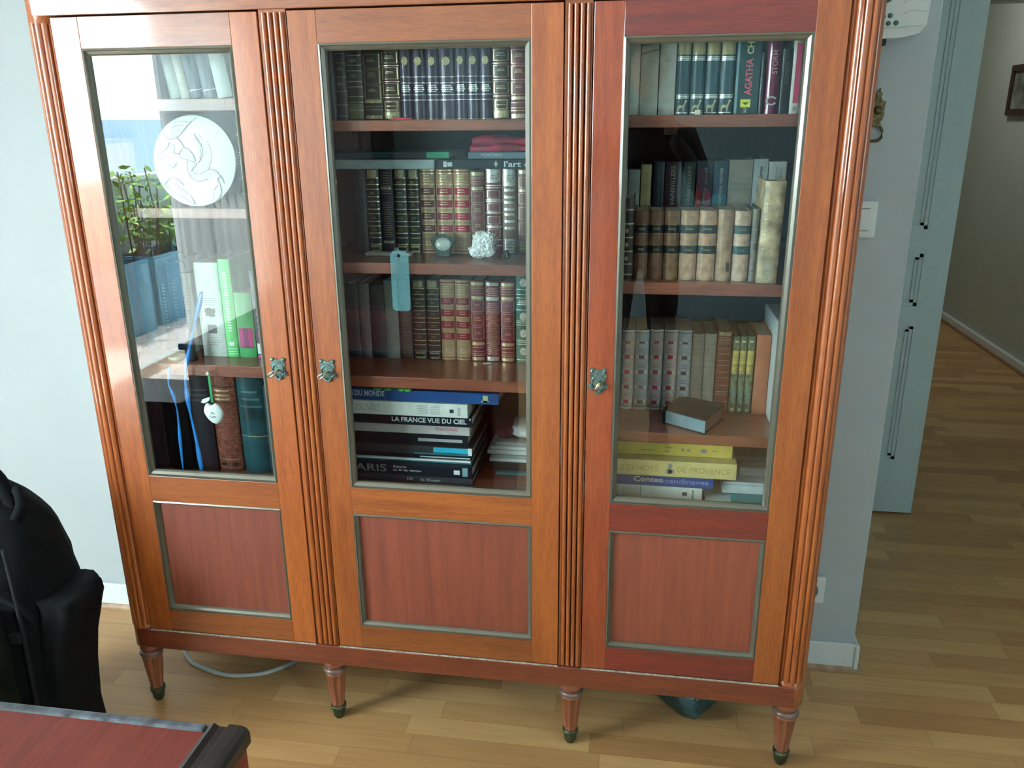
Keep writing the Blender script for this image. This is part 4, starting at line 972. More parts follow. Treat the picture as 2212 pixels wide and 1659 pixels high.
# back row on the second right shelf stands on a low board
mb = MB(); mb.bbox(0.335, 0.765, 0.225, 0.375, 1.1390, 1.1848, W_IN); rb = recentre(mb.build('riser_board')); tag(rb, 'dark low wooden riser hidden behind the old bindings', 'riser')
put_row(ROW_RBB, 0.125, default_group='paperbacks in the back row of the second right shelf')

# tall vellum book leaning slightly at the right of the old bindings
VEL = mat('vellum', (0.50, 0.385, 0.235), 0.42, var=0.28, scale=45, bump=0.5)
d = style('calf_plain'); d['base'] = VEL; d['decals'] = []; d['b'] = 0.006; d['bands'] = [(z, z+0.006, SILV, 0.8, 0.0008) for z in (0.78, 0.63, 0.48, 0.34)] + [(0.03+0.02*i, 0.036+0.02*i, SILV, 0.5, 0.0004) for i in range(9)]
t = thing('book', (0.671, 0.12, 1.1386), 'tall mottled vellum book leaning out at the right of the old bindings', 'book', 'old bindings on the second right shelf')
T = Matrix.Translation(Vector((0.651, 0, 1.1387))) @ Matrix.Rotation(R(1.0), 4, 'Y') @ Matrix.Translation(Vector((-0.651, 0, -1.1387)))
mb = MB(); spine_mesh(mb, 0.651, 0.690, 0.060, 1.1387+0.0008, 0.199, 0.13, d, T); mb.build('cover', t)
mb = MB(); mb.box(0.6535, 0.6875, 0.070, 0.186, 1.1427, 1.333, PAGE, T=T); mb.build('page_block', t)
mb = MB(); mb.bbox(0.7285, 0.745, 0.06, 0.19, 1.1387, 1.345, C('pale_rose_cover', (0.55, 0.50, 0.47)), b=0.004)
tag(recentre(mb.build('book')), 'pale rose book half hidden right of the tall vellum one', 'book', 'old bindings on the second right shelf')
# white binder at the right end of the third right shelf
mb = MB(); mb.bbox(0.7145, 0.7605, 0.088, 0.34, 0.8134, 1.040, C('white_binder', (0.62, 0.68, 0.70)), b=0.003)
w_ = thing('binder', (0.737, 0.2, 0.8133), 'white binder at the right end of the third right shelf', 'binder')
mb.build('cover', w_)
mb = MB(); mb.lathe([(0.0865, 0.009), (0.0885, 0.009)], (0.7215, 0, 0.99), BLK, 14, axis='Y'); mb.lathe([(0.0865, 0.007), (0.0885, 0.007)], (0.7195, 0, 0.87), GRYT, 14, axis='Y'); mb.build('finger_hole', w_)

# dark bible lying on the third right shelf
bb = thing('book', (0.552, 0.125, 0.8133), 'small dark blue book lying at an angle in front of the squared books', 'book')
cs = [Vector((0.4826, 0.1109)), Vector((0.5696, 0.0504)), Vector((0.6184, 0.1539)), Vector((0.525, 0.2079))]
cc = sum(cs, Vector((0, 0)))/4
def quad(s, i=0): return [tuple(cc+(p-cc)*s) for p in cs]
LTH = C('blue_black_leather', (0.008, 0.013, 0.020), 0.6, spec=0.2)
mb = MB(); mb.prism(quad(1.0), 0.8455, 0.8485, LTH, plane='XY'); mb.prism(quad(1.0), 0.8135, 0.8160, LTH, plane='XY')
sp = [tuple(cs[3]), tuple(cs[0]), tuple(cs[0]*0.94+cs[1]*0.06), tuple(cs[3]*0.94+cs[2]*0.06)]
mb.prism(sp, 0.8160, 0.8455, LTH, plane='XY'); mb.build('cover', bb)
mb = MB(); mb.prism(quad(0.93), 0.8160, 0.8455, C('reddish_page_edge', (0.10, 0.035, 0.035), 0.5), plane='XY'); mb.build('page_block', bb)
mb = MB(); mb.prism([tuple(cs[0]*0.93+cs[1]*0.07), tuple(cs[1]), tuple(cs[1]*0.99+cs[2]*0.01), tuple(cs[0]*0.93+cs[3]*0.07)], 0.8170, 0.8440, C('ice_blue_edge', (0.16, 0.25, 0.30), 0.35), plane='XY'); mb.build('fore_edge', bb)

# ------------------------------------------------------------------ lying books and piles
def flat(x0, x1, z0, z1, y, base, label, depth=0.22, rot=0, texts=(), decals=(), page_r=True, group=None, cat='book', pages=PAGE, tb=0.0022):
    """book lying down, spine towards the room"""
    t = thing('book', ((x0+x1)/2, y+depth/2, z0), label, cat, group)
    T = None
    if rot:
        c = Vector(((x0+x1)/2, y+depth/2, 0)); T = Matrix.Translation(c) @ Matrix.Rotation(R(rot), 4, 'Z') @ Matrix.Translation(-c)
    mb = MB(); g = 0.0003; z0 += 0.0002
    mb.bbox(x0, x1, y, y+depth, z1-tb-g, z1-g, base, b=0.0006, T=T); mb.bbox(x0, x1, y, y+depth, z0, z0+tb, base, b=0.0006, T=T)
    mb.bbox(x0, x1, y-0.0006, y+0.003, z0, z1-g, base, b=0.0012, T=T)
    for (a, b2, c, d2, m) in decals:
        mb.box(x0+(x1-x0)*a, x0+(x1-x0)*b2, y-0.0012, y+0.001, z0+(z1-z0)*c, z0+(z1-z0)*d2, m, T=T)
    mb.build('cover', t)
    mb = MB(); mb.box(x0+0.004, x1-0.003, y+0.003, y+depth-0.004, z0+tb, z1-tb-g, pages, T=T); mb.build('page_block', t)
    for (s, fx, fz, fw, fh, m, bold) in texts:
        text_mb(s, x0+(x1-x0)*fx, y-0.0008, z0+(z1-z0)*fz, (x1-x0)*fw, (z1-z0)*fh, m, bold=bold, T=T).build('title', t)
    return t
PB = 'large books in the pile on the bottom middle shelf'
SLB = C('slate', (0.035, 0.042, 0.055)); SIL = C('silver_lettering', (0.55, 0.60, 0.60)); LBL = C('blue_gloss', (0.012, 0.075, 0.26), 0.3, coat=0.5)
NAVY_D = C('deep_blue_black', (0.008, 0.014, 0.022), 0.3)
flat(-0.262, 0.054, 0.6402, 0.657, 0.10, SLB, 'dark slate book at the very bottom of the middle pile', group=PB, texts=[('la Illustr', 0.68, 0.5, 0.15, 0.45, SIL, 0.0), ('III', 0.52, 0.55, 0.04, 0.4, SIL, 0)])
flat(-0.262, 0.052, 0.657, 0.684, 0.105, NAVY_D, 'black book lettered PARIS in the middle pile', group=PB, depth=0.215,
     texts=[('PARIS', 0.19, 0.52, 0.30, 0.70, C('dim_silver_lettering', (0.26, 0.29, 0.29)), 0.01), ('Balade', 0.445, 0.72, 0.10, 0.22, SIL, 0), ('au fil du temps', 0.50, 0.38, 0.22, 0.24, SIL, 0.01)],
     decals=[(0.925, 0.965, 0.1, 0.9, C('pale_teal_edge', (0, 0, 0))), (0.86, 0.905, 0.25, 0.65, WHT)])
flat(-0.255, 0.048, 0.684, 0.6885, 0.12, C('teal_edge_cover', (0.03, 0.16, 0.20)), 'thin teal magazine just above the PARIS book', depth=0.2, group=PB, tb=0.0012)
flat(-0.262, 0.046, 0.6885, 0.6935, 0.118, WHT, 'thin white magazine in the middle pile', depth=0.2, group=PB, tb=0.0012)
flat(-0.262, 0.047, 0.6935, 0.705, 0.122, NAVY_D, 'thin dark glossy book above the white magazine in the middle pile', depth=0.2, group=PB, decals=[(0.6, 0.99, 0.3, 0.55, SIL)])
flat(-0.262, 0.0506, 0.705, 0.726, 0.12, C('grey_black_cover', (0.03, 0.036, 0.04)), 'dark book with a bright cyan label in the middle pile', group=PB, depth=0.2,
     decals=[(0.70, 0.965, 0.30, 0.90, C('bright_cyan', (0.02, 0.42, 0.60))), (0.965, 0.995, 0.1, 0.95, WHT), (0.55, 0.97, 0.02, 0.22, C('teal_edge_cover', (0, 0, 0)))],
     texts=[('ELICIKY', 0.835, 0.6, 0.20, 0.34, DRK, 0.01)])
flat(-0.262, 0.039, 0.726, 0.756, 0.128, NAVY_D, 'black book with a pale lettered strip in the middle pile', depth=0.2, group=PB, decals=[(0.60, 0.955, 0.30, 0.55, C('pale_strip', (0.40, 0.42, 0.42)))], texts=[('ARCHITECTURE ET PAYSAGE', 0.78, 0.42, 0.33, 0.14, DRK, 0)])
flat(-0.262, 0.0455, 0.756, 0.783, 0.12, C('pinkish_white', (0.50, 0.46, 0.45)), 'pinkish white book with rose lettering in the middle pile', depth=0.2, group=PB, texts=[('FRANCAISE', 0.82, 0.55, 0.17, 0.30, C('rose_lettering', (0, 0, 0)), 0)])
flat(-0.262, 0.0544, 0.783, 0.809, 0.105, NAVY_D, 'black book lettered LA FRANCE VUE DU CIEL', group=PB, texts=[('LA FRANCE VUE DU CIEL', 0.68, 0.52, 0.56, 0.46, SIL, 0.025), ('"', 0.985, 0.75, 0.012, 0.2, SIL, 0.02)])
flat(-0.262, 0.047, 0.809, 0.8425, 0.095, C('white_spine', (0.66, 0.68, 0.64)), 'thick white book with grey lettering near the top of the middle pile', group=PB, texts=[('LE LOUVRE', 0.185, 0.5, 0.30, 0.48, C('light_grey_lettering', (0.42, 0.44, 0.42)), 0)],
     decals=[(0.62, 0.70, z, z+0.03, GRYT) for z in (0.2, 0.32, 0.44, 0.56, 0.68, 0.8)] + [(0.72, 0.79, z, z+0.03, GRYT) for z in (0.2, 0.32, 0.44, 0.56, 0.68, 0.8)] + [(0.865, 0.895, 0.35, 0.6, DRK), (0.925, 0.945, 0.15, 0.75, C('light_grey_lettering', (0, 0, 0)))])
flat(-0.262, 0.118, 0.8425, 0.8695, 0.10, LBL, 'blue book lettered DU MONDE on top of the middle pile', group=PB, texts=[('ONS DU MONDE', 0.165, 0.6, 0.27, 0.50, SIL, 0.02)], decals=[(0.905, 0.935, 0.2, 0.8, C('pale_yellow_lettering', (0, 0, 0))), (0.895, 0.94, 0.2, 0.35, C('pale_yellow_lettering', (0, 0, 0)))])
# green sprig on the blue book
LEAF = mat('sprig_green', (0.10, 0.38, 0.06), 0.5, var=0.2)
mb = MB()
for (cx, cz, L_, a) in ((-0.163, 0.8735, 0.022, 0.1), (-0.140, 0.8735, 0.020, -0.1), (-0.105, 0.8735, 0.018, 0.05), (-0.090, 0.8730, 0.014, -0.05)):
    mb.prism([(cx-L_/2, 0.094), (cx-L_/5, 0.088), (cx+L_/4, 0.089), (cx+L_/2, 0.094), (cx+L_/4, 0.103), (cx-L_/5, 0.104)], cz-0.004+0.0003, cz+0.0015, LEAF, plane='XY')
mb.tube([(-0.175, 0.10, 0.8712), (-0.13, 0.098, 0.8722), (-0.085, 0.10, 0.8712)], 0.0012, LEAF)
tag(recentre(mb.build('plant_sprig')), 'green leafy sprig lying on the blue book under the shelf', 'sprig')
# right-hand pile at the back of the bottom middle shelf
P2 = 'papers stacked at the right of the bottom middle shelf'
flat(0.095, 0.275, 0.6402, 0.648, 0.17, C('teal_edge_cover', (0, 0, 0)), 'thin teal folder at the foot of the right-hand paper stack, middle cupboard', depth=0.19, group=P2)
flat(0.085, 0.272, 0.648, 0.668, 0.18, NAVY_D, 'dark folder under the white papers, middle cupboard', depth=0.19, group=P2)
zz = 0.668
for i, (a, th) in enumerate(((0.078, 0.009), (0.086, 0.007), (0.072, 0.011), (0.080, 0.008), (0.090, 0.010))):
    m = [C('paper_white', (0.60, 0.63, 0.62)), C('paper_grey', (0.34, 0.36, 0.36)), C('paper_white', (0, 0, 0))][i % 3]
    mb = MB(); mb.bbox(a, 0.276-0.003*i, 0.185+0.004*i, 0.365, zz, zz+th-0.0004, m, b=0.001)
    tag(recentre(mb.build('paper_stack')), ['white paper bundle, lowest', 'grey paper bundle, second from the bottom', 'thick white paper bundle, third from the bottom', 'white paper bundle, fourth from the bottom', 'grey paper bundle, topmost'][i]+' of the stack in the middle cupboard', 'paper stack', P2)
    zz += th
# maroon and white cloth roll on it
def blob_roll(x0, x1, yc, zc, ry, rz, m, name, label, cat, seed, parent=None, amp=0.12):
    rn = random.Random(seed); mb = MB(); vs = []; n = 18; k = 22; fs = []
    for i in range(n+1):
        t = i/n; x = x0+(x1-x0)*t; e = min(1, math.sin(math.pi*min(max(t, 0.02), 0.98))**0.35)
        for j in range(k):
            a = 2*math.pi*j/k; q = 1+amp*noise.noise(Vector((x*30+seed, math.cos(a)*1.5, math.sin(a)*1.5)))
            zq = zc+rz*e*q*math.sin(a); vs.append((x, yc+ry*e*q*math.cos(a), max(zq, zc-rz*0.9)))
    for i in range(n):
        for j in range(k): fs.append((i*k+j, i*k+(j+1) % k, (i+1)*k+(j+1) % k, (i+1)*k+j))
    fs += [list(range(k))[::-1], [n*k+j for j in range(k)]]
    mb.add(vs, fs, m, True); o = mb.build(name, parent)
    if not parent: tag(recentre(o), label, cat)
    return o
cr = thing('rolled_cloth', (0.17, 0.26, zz), 'crumpled white and maroon cloth roll on the paper stack, middle cupboard', 'cloth')
blob_roll(0.105, 0.272, 0.255, zz+0.0225, 0.055, 0.024, C('white_cloth', (0.62, 0.64, 0.66), 0.8), 'white_cloth', '', '', 3, cr, 0.25)
blob_roll(0.085, 0.135, 0.25, zz+0.0235, 0.05, 0.026, C('maroon_cloth', (0.16, 0.012, 0.04), 0.7), 'maroon_cloth', '', '', 5, cr, 0.2)

# flat books lying on the second-row bindings of the middle cupboard
P3 = 'books lying across the bound books, second middle shelf'
zt = 1.3556
flat(-0.020, 0.280, zt, 1.3755, 0.155, NAVY_D, "black book lettered l'art du lying across the bound books", depth=0.18, group=P3,
     texts=[("l'art du", 0.60, 0.5, 0.22, 0.62, SIL, 0.02)], decals=[(0.05, 0.075, 0.18, 0.78, SIL), (0.08, 0.115, 0.25, 0.70, SIL), (0.418, 0.445, 0.42, 0.58, SIL), (0.427, 0.437, 0.2, 0.82, SIL)])
mb = MB(); PGW = C('pale_page_edge', (0.34, 0.42, 0.43), 0.7)
pk = thing('paperback', (-0.14, 0.24, zt), 'pale blue-grey paperback lying with its pages outwards left of the black one', 'book', P3)
mb.box(-0.2855, -0.0235, 0.146, 0.33, zt+0.0012, zt+0.0185, PGW); mb.build('page_block', pk)
mb = MB(); mb.box(-0.2858, -0.0225, 0.145, 0.332, zt, zt+0.0012, GRYT); mb.box(-0.2858, -0.0225, 0.145, 0.332, zt+0.0185, zt+0.0196, GRYT); mb.build('cover', pk)
flat(-0.2855, 0.0045, 1.3764, 1.3905, 0.17, C('dark_teal_cloth', (0, 0, 0)), 'dark flat book with a bright green end of spine', depth=0.17, group=P3, decals=[(0.83, 0.999, 0.03, 0.97, C('emerald_end', (0.02, 0.30, 0.14))), (0.55, 0.82, 0.3, 0.8, C('plum_cloth', (0, 0, 0)))])
flat(0.050, 0.281, 1.3764, 1.3905, 0.155, C('steel_blue_cover', (0.11, 0.17, 0.21)), 'steel blue flat book under the folded red cloth', depth=0.17, group=P3, texts=[('MONTAND', 0.22, 0.55, 0.20, 0.4, SIL, 0.0)])
# folded red cloth
RC = C('cherry_cloth', (0.34, 0.015, 0.055), 0.6, var=0.2)
mb = MB(); n = 24
for lay, (zb0, zb1, sh) in enumerate(((1.3908, 1.405, 0.0), (1.404, 1.422, 0.006))):
    vs = []; fs = []
    for i in range(n+1):
        x = 0.053+sh+(0.281-0.053-sh)*i/n; wv = 0.0035*math.sin(x*60+lay*2)
        for (yy, z) in ((0.160+0.006*math.sin(x*45+lay), zb0), (0.154+0.006*math.sin(x*45+lay), (zb0+zb1)/2), (0.160+0.006*math.sin(x*45+lay), zb1+wv), (0.30, zb1+wv), (0.30, zb0)):
            vs.append((x, yy, z))
    for i in range(n):
        for j in range(5): fs.append((i*5+j, i*5+(j+1) % 5, (i+1)*5+(j+1) % 5, (i+1)*5+j))
    fs += [[0, 1, 2, 3, 4], [n*5+j for j in range(5)][::-1]]
    mb.add(vs, fs, RC, True)
tag(recentre(mb.build('folded_cloth')), 'folded cherry red cloth lying on the steel blue book', 'cloth')
# red scrap in front of the purple set
mb = MB(); vs = []; fs = []; n = 16
for i in range(n+1):
    t = i/n; x = -0.092+0.047*t; hgt = 0.0015+0.0055*math.sin(math.pi*t)*(0.8+0.3*math.sin(9*t))
    vs += [(x, 0.066+0.003*math.sin(7*t), 1.4563), (x, 0.070, 1.4563+hgt), (x, 0.088, 1.4563+hgt*0.7), (x, 0.092, 1.4563)]
for i in range(n):
    for j in range(4): fs.append((i*4+j, i*4+(j+1) % 4, (i+1)*4+(j+1) % 4, (i+1)*4+j))
fs += [[0, 1, 2, 3], [n*4+3, n*4+2, n*4+1, n*4]]
mb.add(vs, fs, C('coral_cloth', (0.55, 0.06, 0.10), 0.7), True)
tag(recentre(mb.build('ribbon_scrap')), 'small crumpled red ribbon at the foot of the purple books', 'ribbon')
# pale flakes on shelves
mb = MB(); mb.prism([(0.068, 0.178), (0.073, 0.172), (0.086, 0.174), (0.089, 0.180), (0.080, 0.186)], 0.9162, 0.9182, C('pages', (0, 0, 0)), plane='XY')
tag(recentre(mb.build('paper_flake')), 'small pale paper flake at the foot of the crimson books', 'scrap')
mb = MB(); mb.prism([(0.512, 0.07), (0.522, 0.066), (0.526, 0.078), (0.516, 0.082)], 1.4610, 1.470, C('pages', (0, 0, 0)), plane='XY'); 
tag(recentre(mb.build('paper_flake')), 'small white scrap leaning at the foot of the deer books', 'scrap')

# ------------------------------------------------------------------ geode, crystal, white slab, blue tag
GEO = mat('dark_green_stone', (0.020, 0.045, 0.030), 0.35, var=0.4, scale=90, bump=0.8)
gd = thing('stone_slice', (-0.011, 0.145, 1.1688), 'dark green stone slice with a pale oval centre in front of the tan books', 'geode')
T = Matrix.Translation(Vector((-0.011, 0.145, 1.1688))) @ Matrix.Rotation(R(-12), 4, 'X') @ Matrix.Translation(Vector((0.011, -0.145, -1.1688)))
ol = [(-0.011+a*0.0265, 1.1965+b2*0.022) for a, b2 in ((-1.0, 0.35), (-0.82, 0.55), (-0.35, 0.93), (0.1, 1.0), (0.5, 0.85), (0.75, 0.5), (1.0, 0.22), (0.85, -0.1), (0.7, -0.5), (0.62, -1.0), (0.58, -1.22), (-0.5, -1.22), (-0.55, -0.85), (-0.75, -0.35), (-0.95, 0.05))]
mb = MB(); mb.prism(ol, 0.140, 0.152, GEO, T=T); mb.build('rim', gd)
mb = MB(); vs = []; fs = []
for r_ in range(6):
    q = r_/5
    for j in range(24):
        a = 2*math.pi*j/24; vs.append(T @ Vector((-0.0095+0.0172*q*math.cos(a), 0.1395-0.005*(1-q**3), 1.1955+0.0145*q*math.sin(a))))
for r_ in range(5):
    for j in range(24): fs.append((r_*24+j, r_*24+(j+1) % 24, (r_+1)*24+(j+1) % 24, (r_+1)*24+j))
mb.add(vs, fs, C('milky_agate', (0.50, 0.56, 0.52), 0.25, var=0.15, coat=0.6), True); mb.build('centre', gd)
# white crystal cluster
CRY = mat('white_crystal', (0.74, 0.76, 0.76), 0.25, var=0.18, scale=150, bump=0.8, coat=0.6)
rn = random.Random(11); bm = bmesh.new(); bmesh.ops.create_icosphere(bm, subdivisions=5, radius=1)
for v in bm.verts:
    p = v.co.copy(); e = 3.2
    s_ = (abs(p.x)**e+abs(p.y)**e+abs(p.z)**e)**(-1/e); p2 = p*s_
    c = noise.voronoi(p*5.0, distance_metric='DISTANCE', exponent=2.5)[0]
    q = 1+0.16*(c[1]-c[0])-0.08+0.10*noise.noise(p*1.9+Vector((3, 1, 7)))
    wx = 0.0265*(1.18 if p.z < -0.25 else 1.0)
    v.co = Vector((0.0885+p2.x*wx*q-(0.005 if p.z < -0.2 else -0.003*p.z), 0.118+p2.y*0.021*q, max(1.1690, 1.2005+(p2.z*0.0285-0.004*p.x*max(0, p.z))*q)))
mb = MB(); mb.bm(bm, CRY)
tag(recentre(mb.build('crystal_cluster')), 'rough white crystal cluster on the second middle shelf', 'mineral')
bm = bmesh.new(); bmesh.ops.create_icosphere(bm, subdivisions=3, radius=1)
for v in bm.verts:
    p = v.co.copy(); q = 1+0.3*noise.noise(p*2); v.co = Vector((0.1335+p.x*0.009*q, 0.128+p.y*0.010*q, max(1.1690, 1.176+p.z*0.011*q)))
mb = MB(); mb.bm(bm, mat('dark_matrix_rock', (0.06, 0.05, 0.045), 0.5, var=0.3, bump=0.6))
tag(recentre(mb.build('rock_chip')), 'small dark rock chip right of the white crystal', 'mineral')
mb = MB(); mb.bbox(-0.186, -0.082, 0.135, 0.160, 1.1690, 1.1765, C('grey_slab', (0.38, 0.40, 0.38), 0.5), b=0.002)
tag(recentre(mb.build('slab')), 'thin pale grey slab lying in front of the black gold-barred books', 'slab')
mb = MB(); mb.tube([(-0.117, 0.15, 1.1768), (-0.117, 0.15, 1.186)], [0.007, 0.0045], C('grey_slab', (0, 0, 0)))
tag(recentre(mb.build('knob')), 'tiny pale knob standing on the thin grey slab', 'ornament')
TAG_M = bpy.data.materials.new('translucent_blue_plastic'); TAG_M.use_nodes = True
pb = TAG_M.node_tree.nodes['Principled BSDF']; pb.inputs['Base Color'].default_value = (0.22, 0.46, 0.52, 1); pb.inputs['Alpha'].default_value = 0.32; pb.inputs['Roughness'].default_value = 0.3
mb = MB(); xa, xb, za, zb_ = -0.0985, -0.0590, 1.068, 1.1965; r_ = 0.008
ol = [(xa, zb_-r_), (xa, za+r_), (xa+0.002, za+0.002), (xa+r_, za), (xb-r_, za), (xb-0.002, za+0.002), (xb, za+r_), (xb, zb_-r_), (xb-r_, zb_), (xa+r_, zb_)]
mb.prism(ol, 0.040, 0.0412, TAG_M)
tg = thing('plastic_tag', (-0.079, 0.041, 1.068), 'translucent pale blue plastic tag hanging before the second middle shelf', 'tag')
mb.build('sleeve', tg)
mb = MB(); mb.lathe([(0.0394, 0.0038), (0.0400, 0.0038)], (-0.0800, 0, 1.186), BLK, 16, axis='Y'); mb.tube([(-0.08, 0.0408, 1.188), (-0.082, 0.044, 1.195), (-0.085, 0.0495, 1.167)], 0.0005, BLK); mb.build('hole', tg)

# ------------------------------------------------------------------ right bottom compartment
P4 = 'books in the bottom right pile'
YEL = C('lemon_yellow', (0.66, 0.49, 0.10)); YEL2 = C('cream_yellow', (0.62, 0.49, 0.20))
flat(0.312, 0.5768, 0.6402, 0.671, 0.09, C('white_spine', (0, 0, 0)), 'white book at the foot of the bottom right pile', group=P4, decals=[(0.30, 0.47, 0.08, 0.92, C('palegreybox', (0.50, 0.53, 0.50))), (0.48, 0.49, 0.05, 0.95, GRYT), (0.29, 0.296, 0.05, 0.95, GRYT)] + [(0.33, 0.44, z, z+0.03, GRYT) for z in (0.25, 0.4, 0.55, 0.7)] + [(0.835, 0.875, 0.35, 0.62, DRK), (0.915, 0.93, 0.12, 0.85, GRYT)])
flat(0.312, 0.6007, 0.671, 0.7015, 0.09, C('royal_blue_gloss', (0.018, 0.07, 0.26), 0.35), 'blue book lettered Contes scandinaves in the bottom right pile', group=P4, texts=[('Contes', 0.50, 0.52, 0.22, 0.42, SIL, 0.02), ('scandinaves', 0.78, 0.47, 0.36, 0.38, C('lilac_lettering', (0.22, 0.30, 0.62)), 0.01)])
flat(0.312, 0.6455, 0.7015, 0.7395, 0.075, YEL2, 'cream yellow book lettered DE PROVENCE in the bottom right pile', group=P4, texts=[('LEGENDES', 0.36, 0.48, 0.27, 0.34, C('ochre_lettering', (0.40, 0.30, 0.10)), 0), ('DE PROVENCE', 0.79, 0.48, 0.34, 0.34, C('ochre_lettering', (0, 0, 0)), 0)], decals=[(0.545, 0.60, 0.2, 0.45, GRYT), (0.56, 0.585, 0.2, 0.8, GRYT)])
flat(0.312, 0.6372, 0.7395, 0.7695, 0.105, YEL, 'bright yellow book on top of the bottom right pile', group=P4, decals=[(0.55, 0.60, 0.62, 0.68, GRYT), (0.55, 0.58, 0.3, 0.4, GRYT), (0.66, 0.68, 0.4, 0.6, GRYT), (0.70, 0.72, 0.4, 0.6, GRYT), (0.79, 0.83, 0.35, 0.65, GRYT), (0.86, 0.90, 0.47, 0.52, GRYT), (0.38, 0.48, 0.36, 0.42, GRYT)])
def sheet(name, x0, x1, y0, y1, z0, z1, m, label, cat='box', group=None, extra=None):
    mb = MB(); mb.bbox(x0, x1, y0, y1, z0, z1, m, b=0.0012)
    if extra: extra(mb)
    return tag(recentre(mb.build(name)), label, cat, group)
IW = C('ice_white_b', (0.62, 0.70, 0.72))
sheet('envelope', 0.584, 0.760, 0.062, 0.26, 0.6402, 0.6435, IW, 'pale white envelope lying flat at the foot of the bottom right stack', 'envelope')
sheet('notebook', 0.640, 0.762, 0.070, 0.26, 0.6436, 0.6520, C('teal_notebook', (0.05, 0.30, 0.32)), 'thin notebook with a teal edge under the white box', 'notebook')
sheet('box', 0.622, 0.764, 0.115, 0.33, 0.6521, 0.680, IW, 'white flat cardboard box in the bottom right stack', 'box', extra=lambda mb: mb.box(0.6215, 0.7642, 0.1145, 0.3302, 0.673, 0.6738, GRYT))
sheet('notebook', 0.662, 0.766, 0.155, 0.34, 0.6802, 0.699, IW, 'smaller white block on top of the white box', 'notebook')
sheet('magazine', 0.655, 0.768, 0.19, 0.36, 0.6992, 0.7135, C('paper_grey', (0, 0, 0)), 'grey magazine on top of the stack at the bottom right', 'magazine')

# ------------------------------------------------------------------ left cupboard
def lean_book(x0, w, h, z0, y, st, label, ang, depth=0.15):
    T = Matrix.Translation(Vector((x0, 0, z0))) @ Matrix.Rotation(R(ang), 4, 'Y') @ Matrix.Translation(Vector((-x0, 0, -z0)))
    lift = -min(0, w*math.sin(R(-ang)) if ang < 0 else 0)
    return book(x0, x0+w, h, y, st, label, z0+0.0003, depth, 'leaning books on the top left shelf', T)
x = -0.585
for (w, st, label) in ((0.024, 'lwhite', 'bluish cream book, first of the leaning row on the top left shelf'), (0.020, 'lwhite2', 'warm white book, second of the leaning row on the top left shelf'),
                       (0.030, 'lblue', 'slate blue book, third of the leaning row on the top left shelf'), (0.030, 'lblue', 'slate blue book touching the last pale one on the top left shelf'), (0.034, 'lwhite', 'pale book at the right end of the leaning row on the top left shelf')):
    lean_book(x, w, 0.155, 1.5021, 0.10, st, label, -8); x += w*1.011+0.0008
for (x0, x1, h, m, label) in ((-0.466, -0.440, 0.185, 'dark_teal_cloth', 'dark teal book right behind the edge of the swan plate'), (-0.439, -0.415, 0.178, 'blue_black', 'blue-black book next to the swan plate'), (-0.414, -0.385, 0.182, 'pale_teal_edge', 'dusty teal book at the right of the second left shelf'), (-0.384, -0.350, 0.18, 'night_blue', 'night blue book at the right end of the second left shelf')):
    mm = C(m, (0.02, 0.04, 0.05)); d = dict(base=mm, b=0.004, bands=gl([0.8, 0.3, 0.12], 0.02, SILV, 0.7) + scrib(0.6, 5, SILV, 0.5, 0.03, 0.01), decals=[], texts=[])
    t = thing('book', ((x0+x1)/2, 0.20, 1.2791), label, 'book', 'books on the second left shelf')
    mb = MB(); spine_mesh(mb, x0, x1-0.0008, 0.13, 1.2792, h, 0.14, d, None); mb.build('cover', t)
    mb = MB(); mb.box(x0+0.0024, x1-0.0032, 0.137, 0.266, 1.2822, 1.2792+h-0.004, PAGE); mb.build('page_block', t)
# swan plate
sp_ = thing('swan_plate', (-0.541, 0.10, 1.2791), 'round white plate with a raised swan, standing on the second left shelf', 'plate')
cx, cz, rr = -0.5385, 1.3762, 0.0955
T = Matrix.Translation(Vector((cx, 0.075, 1.2791))) @ Matrix.Rotation(R(-6), 4, 'X') @ Matrix.Translation(Vector((-cx, -0.075, -1.2791)))
PLT = mat('white_ceramic', (0.90, 0.92, 0.91), 0.4, var=0.01, coat=0.3)
mb = MB(); mb.lathe([(0.0, rr*0.985), (0.0008, rr*0.998), (0.004, rr), (0.0066, rr*0.99)], (cx, 0.075, cz), PLT, 96, axis='Y', T=T); mb.build('plate_disc', sp_)
def N_(p): return (cx+(p[0]-752)/662*rr*0.985, cz-(p[1]-802)/702*rr*0.985)
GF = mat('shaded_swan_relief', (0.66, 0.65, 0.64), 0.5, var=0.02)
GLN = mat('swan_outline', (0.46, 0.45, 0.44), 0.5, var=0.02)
FILL = {
 'head': [(520,690),(545,630),(600,598),(660,610),(720,665),(755,730),(775,800),(760,825),(700,795),(640,780),(580,775),(530,745)],
 'beak': [(425,680),(520,685),(520,725),(450,718)],
 'wing': [(862,400),(910,465),(980,500),(1020,570),(1045,700),(1030,800),(1000,860),(985,930),(930,960),(850,1000),(760,985),(715,950),(800,860),(870,770),(905,670),(890,560),(870,500)],
 'wing_tip': [(780,370),(800,450),(850,510),(870,560),(870,700),(840,770),(835,640),(810,560),(790,460)],
 'body': [(635,800),(640,950),(690,1060),(780,1115),(870,1110),(950,1080),(1040,1060),(1110,1085),(1160,1035),(1120,970),(1050,935),(990,935),(900,985),(800,1005),(720,970),(700,940),(790,855),(760,825),(700,795)],
 'wave': [(400,230),(480,160),(600,120),(720,112),(850,125),(760,180),(680,250),(600,340),(540,400),(480,440),(410,455),(400,350)],
 'reed': [(250,1170),(350,1130),(450,1190),(560,1270),(640,1330),(690,1400),(720,1470),(600,1430),(450,1350),(330,1270)],
 'tail': [(1115,1090),(1150,1170),(1165,1280),(1120,1380),(1062,1435),(1035,1330),(1060,1240),(1120,1180)],
}
mb = MB()
